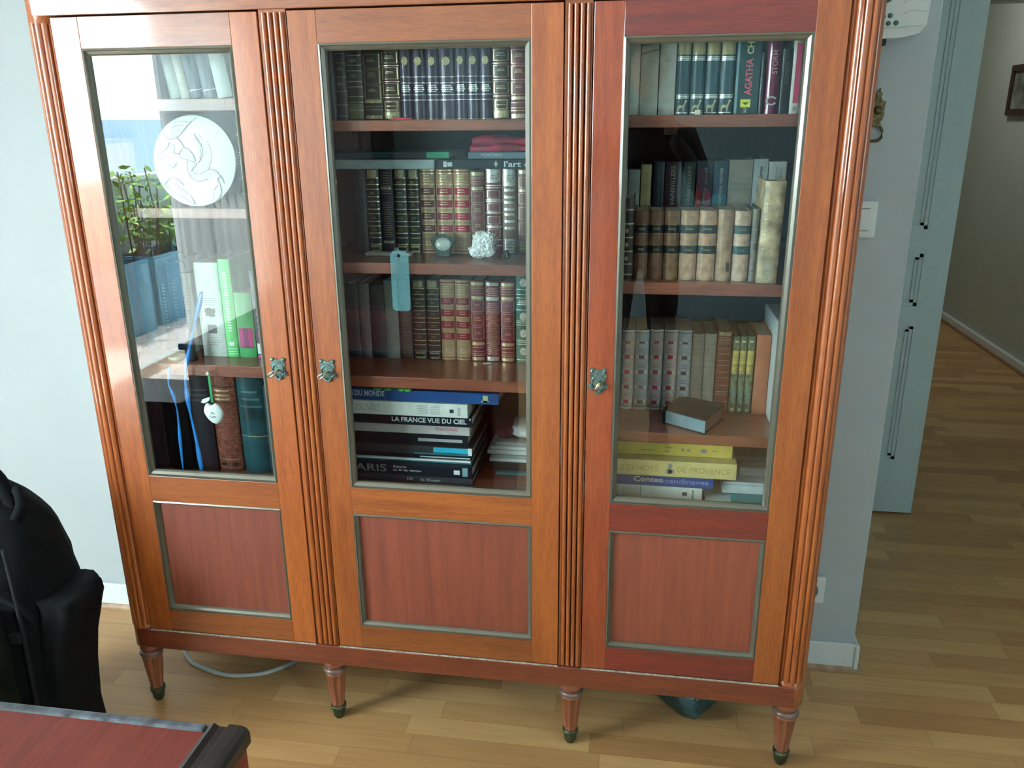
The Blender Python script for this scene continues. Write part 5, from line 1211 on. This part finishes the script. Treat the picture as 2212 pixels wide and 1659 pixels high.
for k, pts in enumerate(FILL.values()):
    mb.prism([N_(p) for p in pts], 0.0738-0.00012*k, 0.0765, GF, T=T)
mb.build('swan_relief', sp_)
LN = [[(520,690),(545,630),(600,598),(660,610),(720,665),(755,730),(775,800)], [(525,745),(580,775),(640,785),(700,795),(780,835),(840,810),(890,730),(905,650),(885,540),(830,480),(780,390)],
      [(790,855),(700,950),(760,1000),(850,1000),(930,965),(990,932),(1060,938),(1120,975),(1165,1035),(1110,1090)], [(635,800),(640,950),(690,1060),(780,1118),(870,1112),(950,1082)],
      [(140,725),(250,655),(330,590),(375,515)], [(140,725),(220,770),(290,820),(335,870),(355,918),(430,885),(465,820),(440,770)], [(430,540),(450,600),(430,680)], [(425,682),(520,685)],
      [(500,435),(560,510),(610,590)], [(250,350),(300,390),(360,462),(430,458),(500,435),(570,380),(680,250),(760,180)], [(350,1055),(430,1070),(500,1120),(560,1190)], [(250,1165),(350,1055)],
      [(250,1170),(400,1290),(560,1380),(720,1480)], [(1115,1090),(1150,1170),(1160,1280),(1150,1390)], [(1165,1035),(1200,1090),(1220,1150)], [(1120,1180),(1060,1240),(1035,1330),(1060,1435)],
      [(430,330),(500,333),(570,335)], [(440,280),(540,250),(620,250)], [(470,200),(600,190),(700,200)]]
mb = MB()
for pts in LN: mb.tube([T @ Vector((N_(p)[0], 0.0732, N_(p)[1])) for p in pts], 0.00085, GLN, 6)
mb.lathe([(0.0728, 0.0010), (0.0735, 0.0012)], (N_((575, 655))[0], 0, N_((575, 655))[1]), GLN, 8, axis='Y', T=T)
mb.build('swan_outline', sp_)
# small dark stone figure and white dish on the third left shelf
mb = MB(); mb.lathe([(0, 0.012), (0.004, 0.013), (0.02, 0.008), (0.035, 0.010), (0.05, 0.007), (0.062, 0.008), (0.074, 0.006), (0.080, 0.002)], (-0.603, 0.085, 0.9269), mat('dark_figurine', (0.03, 0.035, 0.035), 0.4), 16)
tag(recentre(mb.build('figurine')), 'small dark figurine left of the white book on the third left shelf', 'figurine')
mb = MB(); mb.lathe([(0, 0.012), (0.003, 0.018), (0.010, 0.020), (0.012, 0.018), (0.006, 0.012)], (-0.640, 0.080, 0.9269), mat('pale_dish', (0.55, 0.60, 0.50), 0.4), 24)
tag(recentre(mb.build('dish')), 'small pale dish on the third left shelf beside the figurine', 'dish')
for (x0, x1, h, m, lb) in ((-0.765, -0.735, 0.21, 'pale_teal_edge', 'dusty teal book at the left end of the third left shelf'), (-0.734, -0.712, 0.22, 'soft_grey', 'grey book, second from the left on the third left shelf'), (-0.711, -0.690, 0.20, 'night_blue', 'night blue book, third from the left on the third left shelf'), (-0.689, -0.655, 0.215, 'ocean_blue', 'ocean blue book on the left half of the third left shelf'), (-0.654, -0.628, 0.19, 'bluish_cream', 'pale lettered book left of the figurine, third left shelf')):
    t = thing('book', ((x0+x1)/2, 0.2, 0.9268), lb, 'book', 'books on the third left shelf')
    d = dict(base=C(m, (0.02, 0.04, 0.05)), b=0.003, bands=scrib(0.8, 14, GRYT, 0.35, 0.04, 0.014), decals=[], texts=[])
    mb = MB(); spine_mesh(mb, x0, x1-0.0008, 0.16, 0.9269, h, 0.15, d, None); mb.build('cover', t)
    mb = MB(); mb.box(x0+0.0024, x1-0.0032, 0.166, 0.306, 0.9300, 0.9269+h-0.004, PAGE); mb.build('page_block', t)
# blue ribbons hanging before the shelves
RBB = mat('blue_satin_ribbon', (0.015, 0.17, 0.50), 0.35, var=0.1, coat=0.3)
def ribbon(pts, w, label):
    mb = MB(); vs = []; fs = []
    P = [Vector(p) for p in pts]; Q = []
    for i in range(len(P)-1):
        for k in range(6):
            t = k/6; Q.append(P[i].lerp(P[i+1], t))
    Q.append(P[-1])
    for it in range(3): Q = [Q[0]] + [(Q[i-1]+Q[i]*2+Q[i+1])/4 for i in range(1, len(Q)-1)] + [Q[-1]]
    for i, q in enumerate(Q):
        tw = 0.55+0.45*math.sin(i*0.45); ww = w*max(0.5, tw)
        vs += [q+Vector((-ww/2, 0, 0)), q+Vector((ww/2, 0.002*math.sin(i*0.5), 0)), q+Vector((ww/2, 0.0008+0.002*math.sin(i*0.5), 0)), q+Vector((-ww/2, 0.0008, 0))]
    for i in range(len(Q)-1):
        for j in range(4): fs.append((i*4+j, i*4+(j+1) % 4, (i+1)*4+(j+1) % 4, (i+1)*4+j))
    fs += [[0, 1, 2, 3], [len(vs)-1, len(vs)-2, len(vs)-3, len(vs)-4]]
    mb.add(vs, fs, RBB, True)
    tag(recentre(mb.build('blue_ribbon')), label, 'ribbon', 'blue ribbons in the left cupboard')
ribbon([(-0.532, 0.036, 1.100), (-0.550, 0.034, 1.045), (-0.572, 0.034, 0.985), (-0.588, 0.034, 0.940), (-0.5965, 0.034, 0.905), (-0.600, 0.034, 0.863), (-0.596, 0.034, 0.807), (-0.592, 0.036, 0.735), (-0.588, 0.036, 0.665)], 0.0125, 'blue ribbon hanging nearest the white apple, the longer of the two')
ribbon([(-0.634, 0.036, 0.925), (-0.640, 0.034, 0.895), (-0.641, 0.034, 0.878), (-0.632, 0.034, 0.850), (-0.628, 0.034, 0.820), (-0.632, 0.034, 0.76), (-0.636, 0.036, 0.665)], 0.0085, 'thinner blue ribbon hanging left of the longer one')
# white apple on a green ribbon from a little knob
ap = thing('apple_ornament', (-0.540, 0.036, 0.79), 'white ceramic apple hanging on a green ribbon in the left cupboard', 'ornament')
mb = MB(); bm = bmesh.new(); bmesh.ops.create_uvsphere(bm, u_segments=28, v_segments=18, radius=1)
for v in bm.verts:
    p = v.co.copy(); rr2 = math.hypot(p.x, p.z)
    k = 1-0.22*max(0, p.z)*math.exp(-(p.x/0.28)**2)*1.4; taper = 1-0.22*max(0, -p.z)
    v.co = Vector((-0.5385+p.x*0.0238*taper+(0.003*-p.z), 0.036+p.y*0.0095, 0.8165+p.z*0.0268*k))
mb.bm(bm, PLT, None, True); mb.build('apple_body', ap)
mb = MB(); mb.prism([(-0.565, 0.8425), (-0.560, 0.8500), (-0.548, 0.8545), (-0.5415, 0.8555), (-0.544, 0.848), (-0.552, 0.8425), (-0.558, 0.8405)], 0.031, 0.034, PLT); mb.build('leaf', ap)
mb = MB(); mb.box(-0.5420, -0.5365, 0.0345, 0.0352, 0.842, 0.909, mat('green_ribbon', (0.012, 0.30, 0.10), 0.4)); mb.build('hanging_ribbon', ap)
text_mb('Ma', -0.5365, 0.0262, 0.819, 0.008, 0.005, GRYT).build('lettering', ap)
text_mb('Lou', -0.5365, 0.0262, 0.811, 0.013, 0.006, GRYT).build('lettering', ap)
mb = MB(); mb.lathe([(0.031, 0.0038), (0.034, 0.0045), (0.038, 0.002), (0.0495, 0.0018)], (-0.5405, 0, 0.912), C('brass_knob', (0.75, 0.70, 0.55), 0.3), 12, axis='Y')
tag(recentre(mb.build('shelf_knob')), 'little pale knob on the shelf edge holding the green ribbon', 'knob')

# ------------------------------------------------------------------ things on the floor
def smooth(P, n=6, it=4):
    P = [Vector(p) for p in P]; Q = []
    for i in range(len(P)-1):
        for k in range(n): Q.append(P[i].lerp(P[i+1], k/n))
    Q.append(P[-1])
    for _ in range(it): Q = [Q[0]] + [(Q[i-1]+Q[i]*2+Q[i+1])/4 for i in range(1, len(Q)-1)] + [Q[-1]]
    return Q
mb = MB(); CAB = mat('grey_white_cable', (0.55, 0.62, 0.62), 0.5)
mb.tube(smooth([(-0.815, 0.36, 0.0065), (-0.845, 0.28, 0.006), (-0.845, 0.235, 0.006), (-0.79, 0.178, 0.006), (-0.70, 0.145, 0.006), (-0.633, 0.139, 0.006), (-0.56, 0.160, 0.006), (-0.505, 0.21, 0.006), (-0.47, 0.27, 0.006), (-0.44, 0.36, 0.006)]), 0.0058, CAB)
tag(recentre(mb.build('cable')), 'pale grey cable looping on the floor under the left of the bookcase', 'cable')
# crumpled teal bag under the right part
bm = bmesh.new(); bmesh.ops.create_icosphere(bm, subdivisions=4, radius=1)
TB = [(0.5035, 0.185), (0.600, 0.128), (0.662, 0.180), (0.655, 0.30), (0.52, 0.32)]
for v in bm.verts:
    p = v.co.copy(); a = math.atan2(p.y, p.x)
    q = 1+0.10*noise.noise(p*2.2)+0.05*abs(math.sin(a*2.5+0.9))
    px = 0.583+p.x*0.092*q; py = 0.225+p.y*0.082*q
    if p.y < 0: py = 0.225+p.y*(0.112-0.075*min(1, abs(px-0.6)/0.095))*q
    v.co = Vector((px, py, max(0.001, 0.055+p.z*0.068*(1+0.25*noise.noise(p*3+Vector((5, 0, 0)))))))
mb = MB(); mb.bm(bm, mat('dark_teal_plastic', (0.014, 0.060, 0.062), 0.35, var=0.15, scale=25, bump=0.3))
tag(recentre(mb.build('plastic_bag')), 'crumpled dark teal bag on the floor under the right of the bookcase', 'bag')

# black backpack at the left edge
BKC = mat('black_nylon', (0.005, 0.006, 0.0065), 0.9, spec=0.15, var=0.2, scale=30, bump=0.2)
BKG = mat('greenish_black_nylon', (0.009, 0.012, 0.009), 0.9, spec=0.15, var=0.2, scale=30)
bp_ = thing('backpack', (-1.10, -0.17, 0), 'black backpack standing on the floor at the left edge', 'backpack')
def loft(rows, m, k=28, sq=3.0, mb=None, wob=0.0, seed=0):
    """rows of (z, cx, cy, rx, ry): soft squarish sections stacked upwards"""
    vs = []; fs = []
    for (z, cx, cy, rx, ry) in rows:
        for j in range(k):
            a = 2*math.pi*j/k; c, s = math.cos(a), math.sin(a)
            q = (abs(c)**sq+abs(s)**sq)**(-1/sq); q *= 1+wob*noise.noise(Vector((c*2+seed, s*2, z*9)))
            vs.append((cx+rx*c*q, cy+ry*s*q, z))
    for i in range(len(rows)-1):
        for j in range(k): fs.append((i*k+j, i*k+(j+1) % k, (i+1)*k+(j+1) % k, (i+1)*k+j))
    fs += [list(range(k))[::-1], [(len(rows)-1)*k+j for j in range(k)]]
    mb = mb or MB(); mb.add(vs, fs, m, True); return mb
# silhouette read at the plane y = -0.17 : right edge x against height
SIL_ = [(0.0, -0.88), (0.03, -0.862), (0.12, -0.85), (0.30, -0.845), (0.40, -0.838), (0.45, -0.840), (0.485, -0.848), (0.517, -0.850), (0.564, -0.863), (0.589, -0.866), (0.615, -0.874), (0.639, -0.892), (0.66, -0.915), (0.68, -0.96), (0.69, -1.02)]
rows = [(z, (-1.28+xr)/2, -0.17+0.02*z, (xr+1.28)/2, 0.13 if z < 0.5 else 0.13*(1-(z-0.5)*2.2)) for z, xr in SIL_]
loft(rows, BKC, wob=0.05).build('main_body', bp_)
loft([(z*1.15, -1.06, -0.315, 0.165, 0.05+0.02*math.sin(z*6)) for z in (0.02, 0.05, 0.2, 0.34, 0.385, 0.40)], BKG, wob=0.05, seed=4).build('front_pocket', bp_)
loft([(z, cx_, -0.17, 0.045, 0.075) for z, cx_ in ((0.01, -0.875), (0.13, -0.882), (0.23, -0.872), (0.31, -0.857), (0.37, -0.839), (0.43, -0.820), (0.452, -0.824), (0.458, -0.83))], BKC, wob=0.15, seed=9).build('side_pocket', bp_)
mb = MB(); mb.tube(smooth([(-1.12, -0.16, 0.66), (-1.05, -0.17, 0.745), (-0.955, -0.17, 0.735), (-0.93, -0.17, 0.68), (-0.915, -0.18, 0.62)]), 0.016, BKC); mb.build('grab_handle', bp_)
mb = MB(); mb.tube(smooth([(-1.20, -0.31, 0.60), (-1.02, -0.32, 0.59), (-0.93, -0.30, 0.53), (-0.87, -0.27, 0.47), (-0.86, -0.25, 0.42)]), 0.008, mat('charcoal_strap', (0.010, 0.013, 0.017), 0.9, spec=0.15)); mb.build('shoulder_strap', bp_)
mb = MB(); mb.tube([(-1.21, -0.372, 0.452), (-1.06, -0.375, 0.458), (-0.915, -0.33, 0.465)], 0.005, mat('grey_zip', (0.06, 0.06, 0.055), 0.6)); mb.build('zip', bp_)

# webbing, buckle and seams on the backpack
WEB = mat('black_webbing', (0.012, 0.014, 0.016), 0.8, spec=0.2)
mb = MB(); mb.tube(smooth([(-0.885, -0.262, 0.60), (-0.872, -0.272, 0.50), (-0.868, -0.276, 0.40), (-0.872, -0.276, 0.25), (-0.88, -0.270, 0.10)]), 0.005, WEB); mb.build('seam', bp_)
mb = MB(); mb.bbox(-0.895, -0.870, -0.290, -0.276, 0.385, 0.410, WEB, b=0.003); mb.build('buckle', bp_)
mb = MB(); mb.tube(smooth([(-0.93, -0.15, 0.665), (-0.905, -0.17, 0.700), (-0.892, -0.18, 0.665), (-0.90, -0.20, 0.635)]), 0.011, BKC); mb.build('strap_loop', bp_)

# ------------------------------------------------------------------ table in the foreground
tb = thing('desk', (-0.55, -1.25, 0), 'red wooden desk with a black moulded edge in the lower left corner', 'desk')
TX0, TX1, TY0, TY1, TZ = -1.12, -0.036, -1.45, -0.842, 0.74
EDG = mat('black_worn_edge', (0.010, 0.009, 0.009), 0.35, var=0.3, scale=50, coat=0.3)
EDB = mat('blue_grey_worn_edge', (0.085, 0.10, 0.12), 0.32, 0.2, var=0.45, scale=35)
mb = MB(); mb.box(TX0+0.01, TX1-0.052, TY0+0.01, TY1-0.014, TZ-0.022, TZ-0.002, W_TAB); mb.build('desk_top', tb)
mb = MB()
mb.bbox(TX0, TX1-0.054, TY1-0.014, TY1-0.001, TZ-0.02, TZ+0.001, EDB, b=0.003)
mb.bbox(TX0, TX1-0.054, TY1-0.006, TY1, TZ-0.02, TZ-0.004, EDB, b=0.002)
mb.build('back_edging', tb)
mb = MB()
prof = [(TX1-0.052, TZ-0.022), (TX1-0.052, TZ-0.001), (TX1-0.046, TZ+0.0015), (TX1-0.040, TZ-0.003), (TX1-0.030, TZ-0.003), (TX1-0.026, TZ+0.002), (TX1-0.012, TZ+0.002), (TX1-0.004, TZ), (TX1, TZ-0.006), (TX1, TZ-0.022)]
mb.prism(prof, TY0, TY1, EDG, plane='XZ'); mb.build('side_edging', tb)
mb = MB(); mb.bbox(TX0+0.02, TX1-0.003, TY1-0.03, TY1-0.006, 0.07, TZ-0.022, W_TAB, b=0.002); mb.build('back_board', tb)
for xx in (TX0+0.02, TX1-0.027):
    mb = MB(); mb.bbox(xx, xx+0.024, TY0+0.02, TY1-0.031, 0.07, TZ-0.022, W_TAB, b=0.002); mb.build('side_board', tb)
for k in range(3):
    z0 = 0.09+k*0.21; mb = MB(); mb.bbox(TX0+0.05, TX1-0.03, TY0+0.004, TY0+0.026, z0, z0+0.2, W_TAB, b=0.003); dw = mb.build('drawer', tb)
    for xx in (-0.85, -0.30):
        mb = MB(); mb.lathe([(-0.02, 0.012), (-0.012, 0.014), (0.0, 0.007), (0.004, 0.007)], (xx, TY0, z0+0.1), STEEL, 16, axis='Y'); mb.build('knob', dw)
for (a, b2) in ((TX0+0.05, TY0+0.05), (TX1-0.03, TY0+0.05), (TX0+0.05, TY1-0.035), (TX1-0.03, TY1-0.035)):
    mb = MB(); mb.lathe([(0.0, 0.014), (0.02, 0.024), (0.07, 0.020)], (a, b2, 0), W_TAB, 20); mb.build('foot', tb)
# soft black bag added on the desk as a dark shape mirrored in the left door
hb = thing('added_bag', (-0.86, -1.2, 0.745), 'soft black bag added on the desk to darken the left door reflection', 'bag')
loft([(z, -0.82, -1.18, r1, r2) for z, r1, r2 in ((0.7425, 0.13, 0.07), (0.78, 0.15, 0.085), (0.84, 0.14, 0.075), (0.89, 0.11, 0.05), (0.905, 0.07, 0.02))], BKC, wob=0.12, seed=2).build('bag_body', hb)
mb = MB(); mb.tube(smooth([(-0.90, -1.18, 0.89), (-0.88, -1.18, 0.95), (-0.80, -1.18, 0.965), (-0.75, -1.18, 0.94), (-0.73, -1.18, 0.885)]), 0.008, BKC); mb.build('strap', hb)

# ------------------------------------------------------------------ curtain and balcony outside the window (seen in the left door's glass)
CUR = bpy.data.materials.new('sheer_curtain'); CUR.use_nodes = True
N, L = CUR.node_tree.nodes, CUR.node_tree.links; N.clear()
o_ = N.new('ShaderNodeOutputMaterial'); df = N.new('ShaderNodeBsdfDiffuse'); tl = N.new('ShaderNodeBsdfTranslucent'); mx_ = N.new('ShaderNodeMixShader')
df.inputs[0].default_value = (0.80, 0.82, 0.82, 1); tl.inputs[0].default_value = (0.80, 0.84, 0.84, 1); mx_.inputs[0].default_value = 0.6
L.new(df.outputs[0], mx_.inputs[1]); L.new(tl.outputs[0], mx_.inputs[2]); L.new(mx_.outputs[0], o_.inputs[0])
mb = MB(); vs = []; fs = []; n = 120
for i in range(n+1):
    y = -4.20+1.17*i/n; x = -2.33+0.022*math.sin(i*0.62)+0.008*math.sin(i*1.7)
    vs += [(x, y, 0.03), (x, y, 2.28)]
for i in range(n): fs.append((i*2, i*2+1, i*2+3, i*2+2))
mb.add(vs, fs, CUR, True)
ct = thing('curtain', (-2.33, -3.7, 0.03), 'sheer pale curtain beside the balcony window, reflected in the left door', 'curtain')
mb.build('fabric', ct)
mb = MB(); mb.tube([(-2.33, -4.3, 2.29), (-2.33, -1.1, 2.29)], 0.012, TRIM); mb.build('rail', ct)

TILE = bpy.data.materials.new('balcony_tiles'); TILE.use_nodes = True
N, L = TILE.node_tree.nodes, TILE.node_tree.links
bt = N.new('ShaderNodeTexBrick'); tc = N.new('ShaderNodeTexCoord'); L.new(tc.outputs['Object'], bt.inputs['Vector'])
bt.inputs['Scale'].default_value = 6; bt.inputs['Color1'].default_value = (0.62, 0.56, 0.52, 1); bt.inputs['Color2'].default_value = (0.74, 0.68, 0.65, 1); bt.inputs['Mortar'].default_value = (0.35, 0.32, 0.30, 1)
L.new(bt.outputs['Color'], N['Principled BSDF'].inputs['Base Color'])
MATS['balcony_tiles'] = TILE
mb = MB(); mb.box(-3.75, -2.6, -7.0, 0.6, -0.16, -0.03, TILE); struct(mb, 'floor_balcony')
PAR = mat('balcony_parapet', (0.42, 0.52, 0.52), 0.7)
mb = MB(); mb.box(-3.72, -3.60, -7.0, 0.6, -0.03, 1.02, PAR); mb.bbox(-3.75, -3.57, -7.0, 0.6, 1.02, 1.06, TRIM, b=0.006); struct(mb, 'trim_2')
mb = MB(); mb.box(-2.72, -2.6, -7.0, 0.6, 2.45, 2.6, TRIM); struct(mb, 'added_overhang')  # unseen slab added to limit how far the sun gets indoors
PLB = mat('petrol_blue_planter', (0.02, 0.16, 0.26), 0.4)
SOIL = mat('soil', (0.05, 0.035, 0.02), 0.9)
GRN = mat('sunny_leaf', (0.13, 0.26, 0.035), 0.5, var=0.35, scale=12)
for k, (yc, w) in enumerate(((-3.62, 0.62), (-4.32, 0.62), (-5.02, 0.62))):
    lb = ['petrol blue planter and bush on the balcony, nearest the bookcase', 'petrol blue planter with a leafy bush on the balcony, middle of three', 'petrol blue planter with a leafy bush on the balcony, farthest of three'][k]
    pl = thing('planter', (-3.36, yc, -0.03), lb, 'planter', 'balcony planters')
    mb = MB(); x0, x1, y0, y1 = -3.54, -3.18, yc-w/2, yc+w/2
    for (a, b2, c, d2) in ((x0, x1, y0, y0+0.02), (x0, x1, y1-0.02, y1), (x0, x0+0.02, y0+0.02, y1-0.02), (x1-0.02, x1, y0+0.02, y1-0.02)): mb.box(a, b2, c, d2, -0.03, 0.50, PLB)
    mb.box(x0+0.02, x1-0.02, y0+0.02, y1-0.02, -0.03, 0.0, PLB); mb.build('pot', pl)
    mb = MB(); mb.box(x0+0.02, x1-0.02, y0+0.02, y1-0.02, 0.38, 0.45, SOIL); mb.build('soil', pl)
    rn = random.Random(20+k); lv = MB(); st = MB()
    for s in range(16):
        bx, by = rn.uniform(x0+0.06, x1-0.06), rn.uniform(y0+0.06, y1-0.06); top = Vector((bx+rn.uniform(-.14, .10), by+rn.uniform(-.15, .15), rn.uniform(0.72, 1.22)))
        st.tube([(bx, by, 0.44), ((bx+top.x)/2, (by+top.y)/2, (0.44+top.z)/2+0.03), tuple(top)], 0.006, SOIL, 5)
        for q in range(26):
            t = rn.uniform(0.25, 1.05); p = Vector((bx, by, 0.44)).lerp(top, t)+Vector((rn.uniform(-.07, .07), rn.uniform(-.07, .07), rn.uniform(-.03, .05)))
            a = Vector((rn.uniform(-1, 1), rn.uniform(-1, 1), rn.uniform(-.6, .6))).normalized()*rn.uniform(.025, .05); b2 = a.cross(Vector((rn.uniform(-1, 1), rn.uniform(-1, 1), 1))).normalized()*a.length*0.45
            lv.add([p-a, p+b2, p+a, p-b2], [(0, 1, 2, 3)], GRN)
    st.build('stems', pl); lv.build('foliage', pl, recalc=False)
BLD = mat('grey_blue_facade', (0.30, 0.40, 0.48), 0.8)
bd = thing('building', (-15, -24, -9), 'grey-blue flat-roofed building beyond the balcony, reflected in the left door', 'building')
mb = MB(); mb.box(-18, -14, -40, -20.9, -9, 1.56, BLD); mb.build('wall', bd)
mb = MB(); mb.box(-18, -14, -20.9, -18.6, -9, 1.05, BLD); mb.build('annexe', bd)
mb = MB(); mb.box(-14.02, -13.98, -20.7, -19.4, 0.15, 0.95, TRIM); mb.build('window', bd)

mb = MB(); mb.bbox(-2.37, -1.85, -3.1, -1.2, 0.0005, 0.014, mat('added_rug_cream', (0.70, 0.69, 0.67), 0.95, var=0.12, scale=60, bump=0.6), b=0.005)  # added so the mirrored sunlit floor strip turns pale
tag(recentre(mb.build('added_rug')), 'pale woven mat added by the balcony window to whiten the left door reflection', 'added_rug')

# dark pieces added behind the camera to darken the glass reflections
WDK = wood('dark_filler_wood', (0.018, 0.012, 0.010), (0.035, 0.022, 0.017), 'Z', rough=0.5, coat=0.0, spec=0.3)
wr = thing('added_wardrobe', (-1.6, -4.3, 0), 'tall dark cupboard shape added at the far wall to darken the middle door reflection', 'added_wardrobe')
mb = MB(); mb.bbox(-2.05, -1.45, -4.58, -4.10, 0.06, 2.15, WDK, b=0.004); mb.bbox(-2.08, -1.42, -4.59, -4.07, 2.15, 2.20, WDK, b=0.008); mb.bbox(-2.07, -1.43, -4.585, -4.09, 0.0, 0.06, WDK); mb.build('carcass', wr)
for (a, b2, hx_) in ((-2.04, -1.753, -1.78), (-1.747, -1.46, -1.72)):
    mb = MB(); mb.bbox(a, b2, -4.098, -4.078, 0.09, 2.12, WDK, b=0.004); mb.bbox(a+0.08, b2-0.08, -4.080, -4.070, 0.2, 2.0, WDK, b=0.004); dd = mb.build('door', wr)
    mb = MB(); mb.lathe([(-0.002, 0.006), (0.01, 0.008), (0.022, 0.014), (0.028, 0.010)], (hx_, -4.076, 1.05), STEEL, 16, axis='Y'); mb.build('knob', dd)

bk_ = thing('added_dark_box', (-1.33, -0.98, 0), 'dark box added beside the desk to darken the left door reflection', 'box')  # unseen box added to block the bright floor in the mirrored view
mb = MB(); mb.bbox(-1.50, -1.15, -1.10, -0.86, 0.0, 0.50, WDK, b=0.01); mb.build('body', bk_)
mb = MB(); mb.bbox(-1.51, -1.14, -1.11, -0.85, 0.502, 0.525, WDK, b=0.005); mb.build('lid', bk_)

# ------------------------------------------------------------------ the person taking the photograph (seen as a dark reflection in the right door)
PC = thing('person', (0.42, -2.0, 0), 'person in dark clothes holding up a phone, reflected in the right door', 'person')
DK = mat('black_pullover', (0.012, 0.013, 0.016), 0.85)
TRS = mat('dark_trousers', (0.015, 0.018, 0.028), 0.85)
SKN = mat('skin', (0.42, 0.24, 0.17), 0.55)
HAIR = mat('dark_hair', (0.02, 0.014, 0.01), 0.6, var=0.3, scale=80)
def skin_body(name, verts, edges, mname, parent, sub=2):
    me = bpy.data.meshes.new(name); o0 = ORIGIN[parent.name]
    me.from_pydata([Vector(v[:3])-o0 for v in verts], edges, [])
    o = bpy.data.objects.new(name, me); COL.objects.link(o); o.parent = parent
    o.modifiers.new('skin', 'SKIN').use_smooth_shade = True
    for i, v in enumerate(verts):
        r = v[3]; me.skin_vertices[0].data[i].radius = (r, v[4] if len(v) > 4 else r)
    me.skin_vertices[0].data[0].use_root = True
    s = o.modifiers.new('sub', 'SUBSURF'); s.levels = s.render_levels = sub
    me.materials.append(mname)
    ORIGIN[o.name] = o0
    return o
px_, py_ = 0.42, -1.98
hands = {}
bv = [(px_, py_, 0.98, .155, .11), (px_, py_, 1.12, .145, .10), (px_, py_, 1.28, .165, .11), (px_, py_+.01, 1.38, .13, .09), (px_, py_+.015, 1.455, .058), (px_, py_+.03, 1.52, .055)]
be = [(0, 1), (1, 2), (2, 3), (3, 4), (4, 5)]
for sx in (-1, 1):
    k = len(bv); bv += [(px_+sx*.17, py_, 1.375, .062), (px_+sx*.265, py_+.05, 1.14, .046), (px_+sx*.15, py_+.24, 1.33, .035), (px_+sx*.105, py_+.285, 1.385, .026)]
    be += [(3, k), (k, k+1), (k+1, k+2), (k+2, k+3)]
    k = len(bv); bv += [(px_+sx*.095, py_, .90, .095), (px_+sx*.105, py_+.015, .50, .062), (px_+sx*.11, py_-.01, .10, .042), (px_+sx*.115, py_+.09, .045, .038)]
    be += [(0, k), (k, k+1), (k+1, k+2), (k+2, k+3)]
skin_body('body', bv, be, DK, PC)
# head with a face
bm = bmesh.new(); bmesh.ops.create_uvsphere(bm, u_segments=32, v_segments=24, radius=1)
hx, hy, hz = px_, py_+.045, 1.635
for v in bm.verts:
    p = v.co.copy(); w = 0.074*(1-0.22*max(0, -p.z)); y = p.y*0.092; 
    if p.y > 0: y += 0.020*math.exp(-((p.x)/0.16)**2-((p.z+0.10)/0.22)**2) - 0.006*math.exp(-((abs(p.x)-0.42)/0.2)**2-((p.z-0.08)/0.16)**2)
    v.co = Vector((hx+p.x*w, hy+y, hz+p.z*0.112))
mb = MB(); mb.bm(bm, SKN, None, True)
for sx in (-1, 1): mb.lathe([(-0.008, 0.012), (0, 0.026), (0.008, 0.012)], (hx+sx*0.073, hy, hz-0.005), SKN, 14, axis='X')
mb.build('head', PC)
mb = MB(); 
for sx in (-1, 1): mb.lathe([(-0.004, 0.004), (0.0, 0.009), (0.004, 0.004)], (hx+sx*0.029, hy+0.086, hz+0.010), C('eye_white', (0.7, 0.7, 0.7)), 12, axis='Y')
mb.build('eyes', PC)
mb = MB(); mb.tube([(hx-.022, hy+.083, hz-.052), (hx, hy+.090, hz-.050), (hx+.022, hy+.083, hz-.052)], 0.0045, C('lips', (0.35, 0.10, 0.09))); mb.build('mouth', PC)
bm = bmesh.new(); bmesh.ops.create_uvsphere(bm, u_segments=32, v_segments=20, radius=1)
for v in bm.verts:
    p = v.co.copy(); q = 1+0.03*noise.noise(p*4)
    v.co = Vector((hx+p.x*0.084*q, hy-0.016+p.y*0.092*q, hz+0.026+p.z*0.104*q))
bmesh.ops.delete(bm, geom=[v for v in bm.verts if v.co.z < hz-0.055 or (v.co.y > hy+0.035 and v.co.z < hz+0.060)], context='VERTS')
mb = MB(); mb.bm(bm, HAIR, None, True); mb.build('hair', PC)
# hands curled round the phone: palm, four fingers, thumb
for sx in (-1, 1):
    wx, wy, wz = px_+sx*.100, py_+.292, 1.392
    hv = [(wx, wy, wz, .024), (px_+sx*.093, py_+.318, wz+.035, .026, .016)]; he = [(0, 1)]
    for f in range(4):
        k = len(hv); zf = wz+.040+f*.0185; L_ = (0.9, 1.05, 1.0, 0.8)[f]
        hv += [(px_+sx*.092, py_+.332, zf, .0095), (px_+sx*.089, py_+.352, zf+.002, .0085), (px_+sx*(.089-.018*L_), py_+.3625, zf+.003, .0075), (px_+sx*(.089-.034*L_), py_+.3625, zf+.003, .0065)]
        he += [(1, k), (k, k+1), (k+1, k+2), (k+2, k+3)]
    k = len(hv); hv += [(px_+sx*.080, py_+.314, wz+.030, .012), (px_+sx*.062, py_+.323, wz+.048, .010), (px_+sx*.046, py_+.326, wz+.062, .008)]; he += [(0, k), (k, k+1), (k+1, k+2)]
    skin_body('hand', hv, he, SKN, PC, 1)
mb = MB()
for sx in (-1, 1): mb.bbox(px_+sx*.115-.045, px_+sx*.115+.045, py_-.09, py_+.17, 0.0, 0.085, DK, b=0.03, seg=3)
mb.build('shoes', PC)
ph = thing('phone', (0.42, -1.635, 1.42), 'black phone held in both hands, seen only as a reflection', 'phone')
mb = MB(); mb.bbox(0.351, 0.489, -1.6440, -1.6355, 1.4155, 1.4915, PLK, b=0.004); mb.build('body', ph)
mb = MB(); mb.box(0.355, 0.485, -1.6448, -1.6438, 1.4195, 1.4875, C('screen_glass', (0.01, 0.01, 0.012), 0.1)); mb.build('screen', ph)
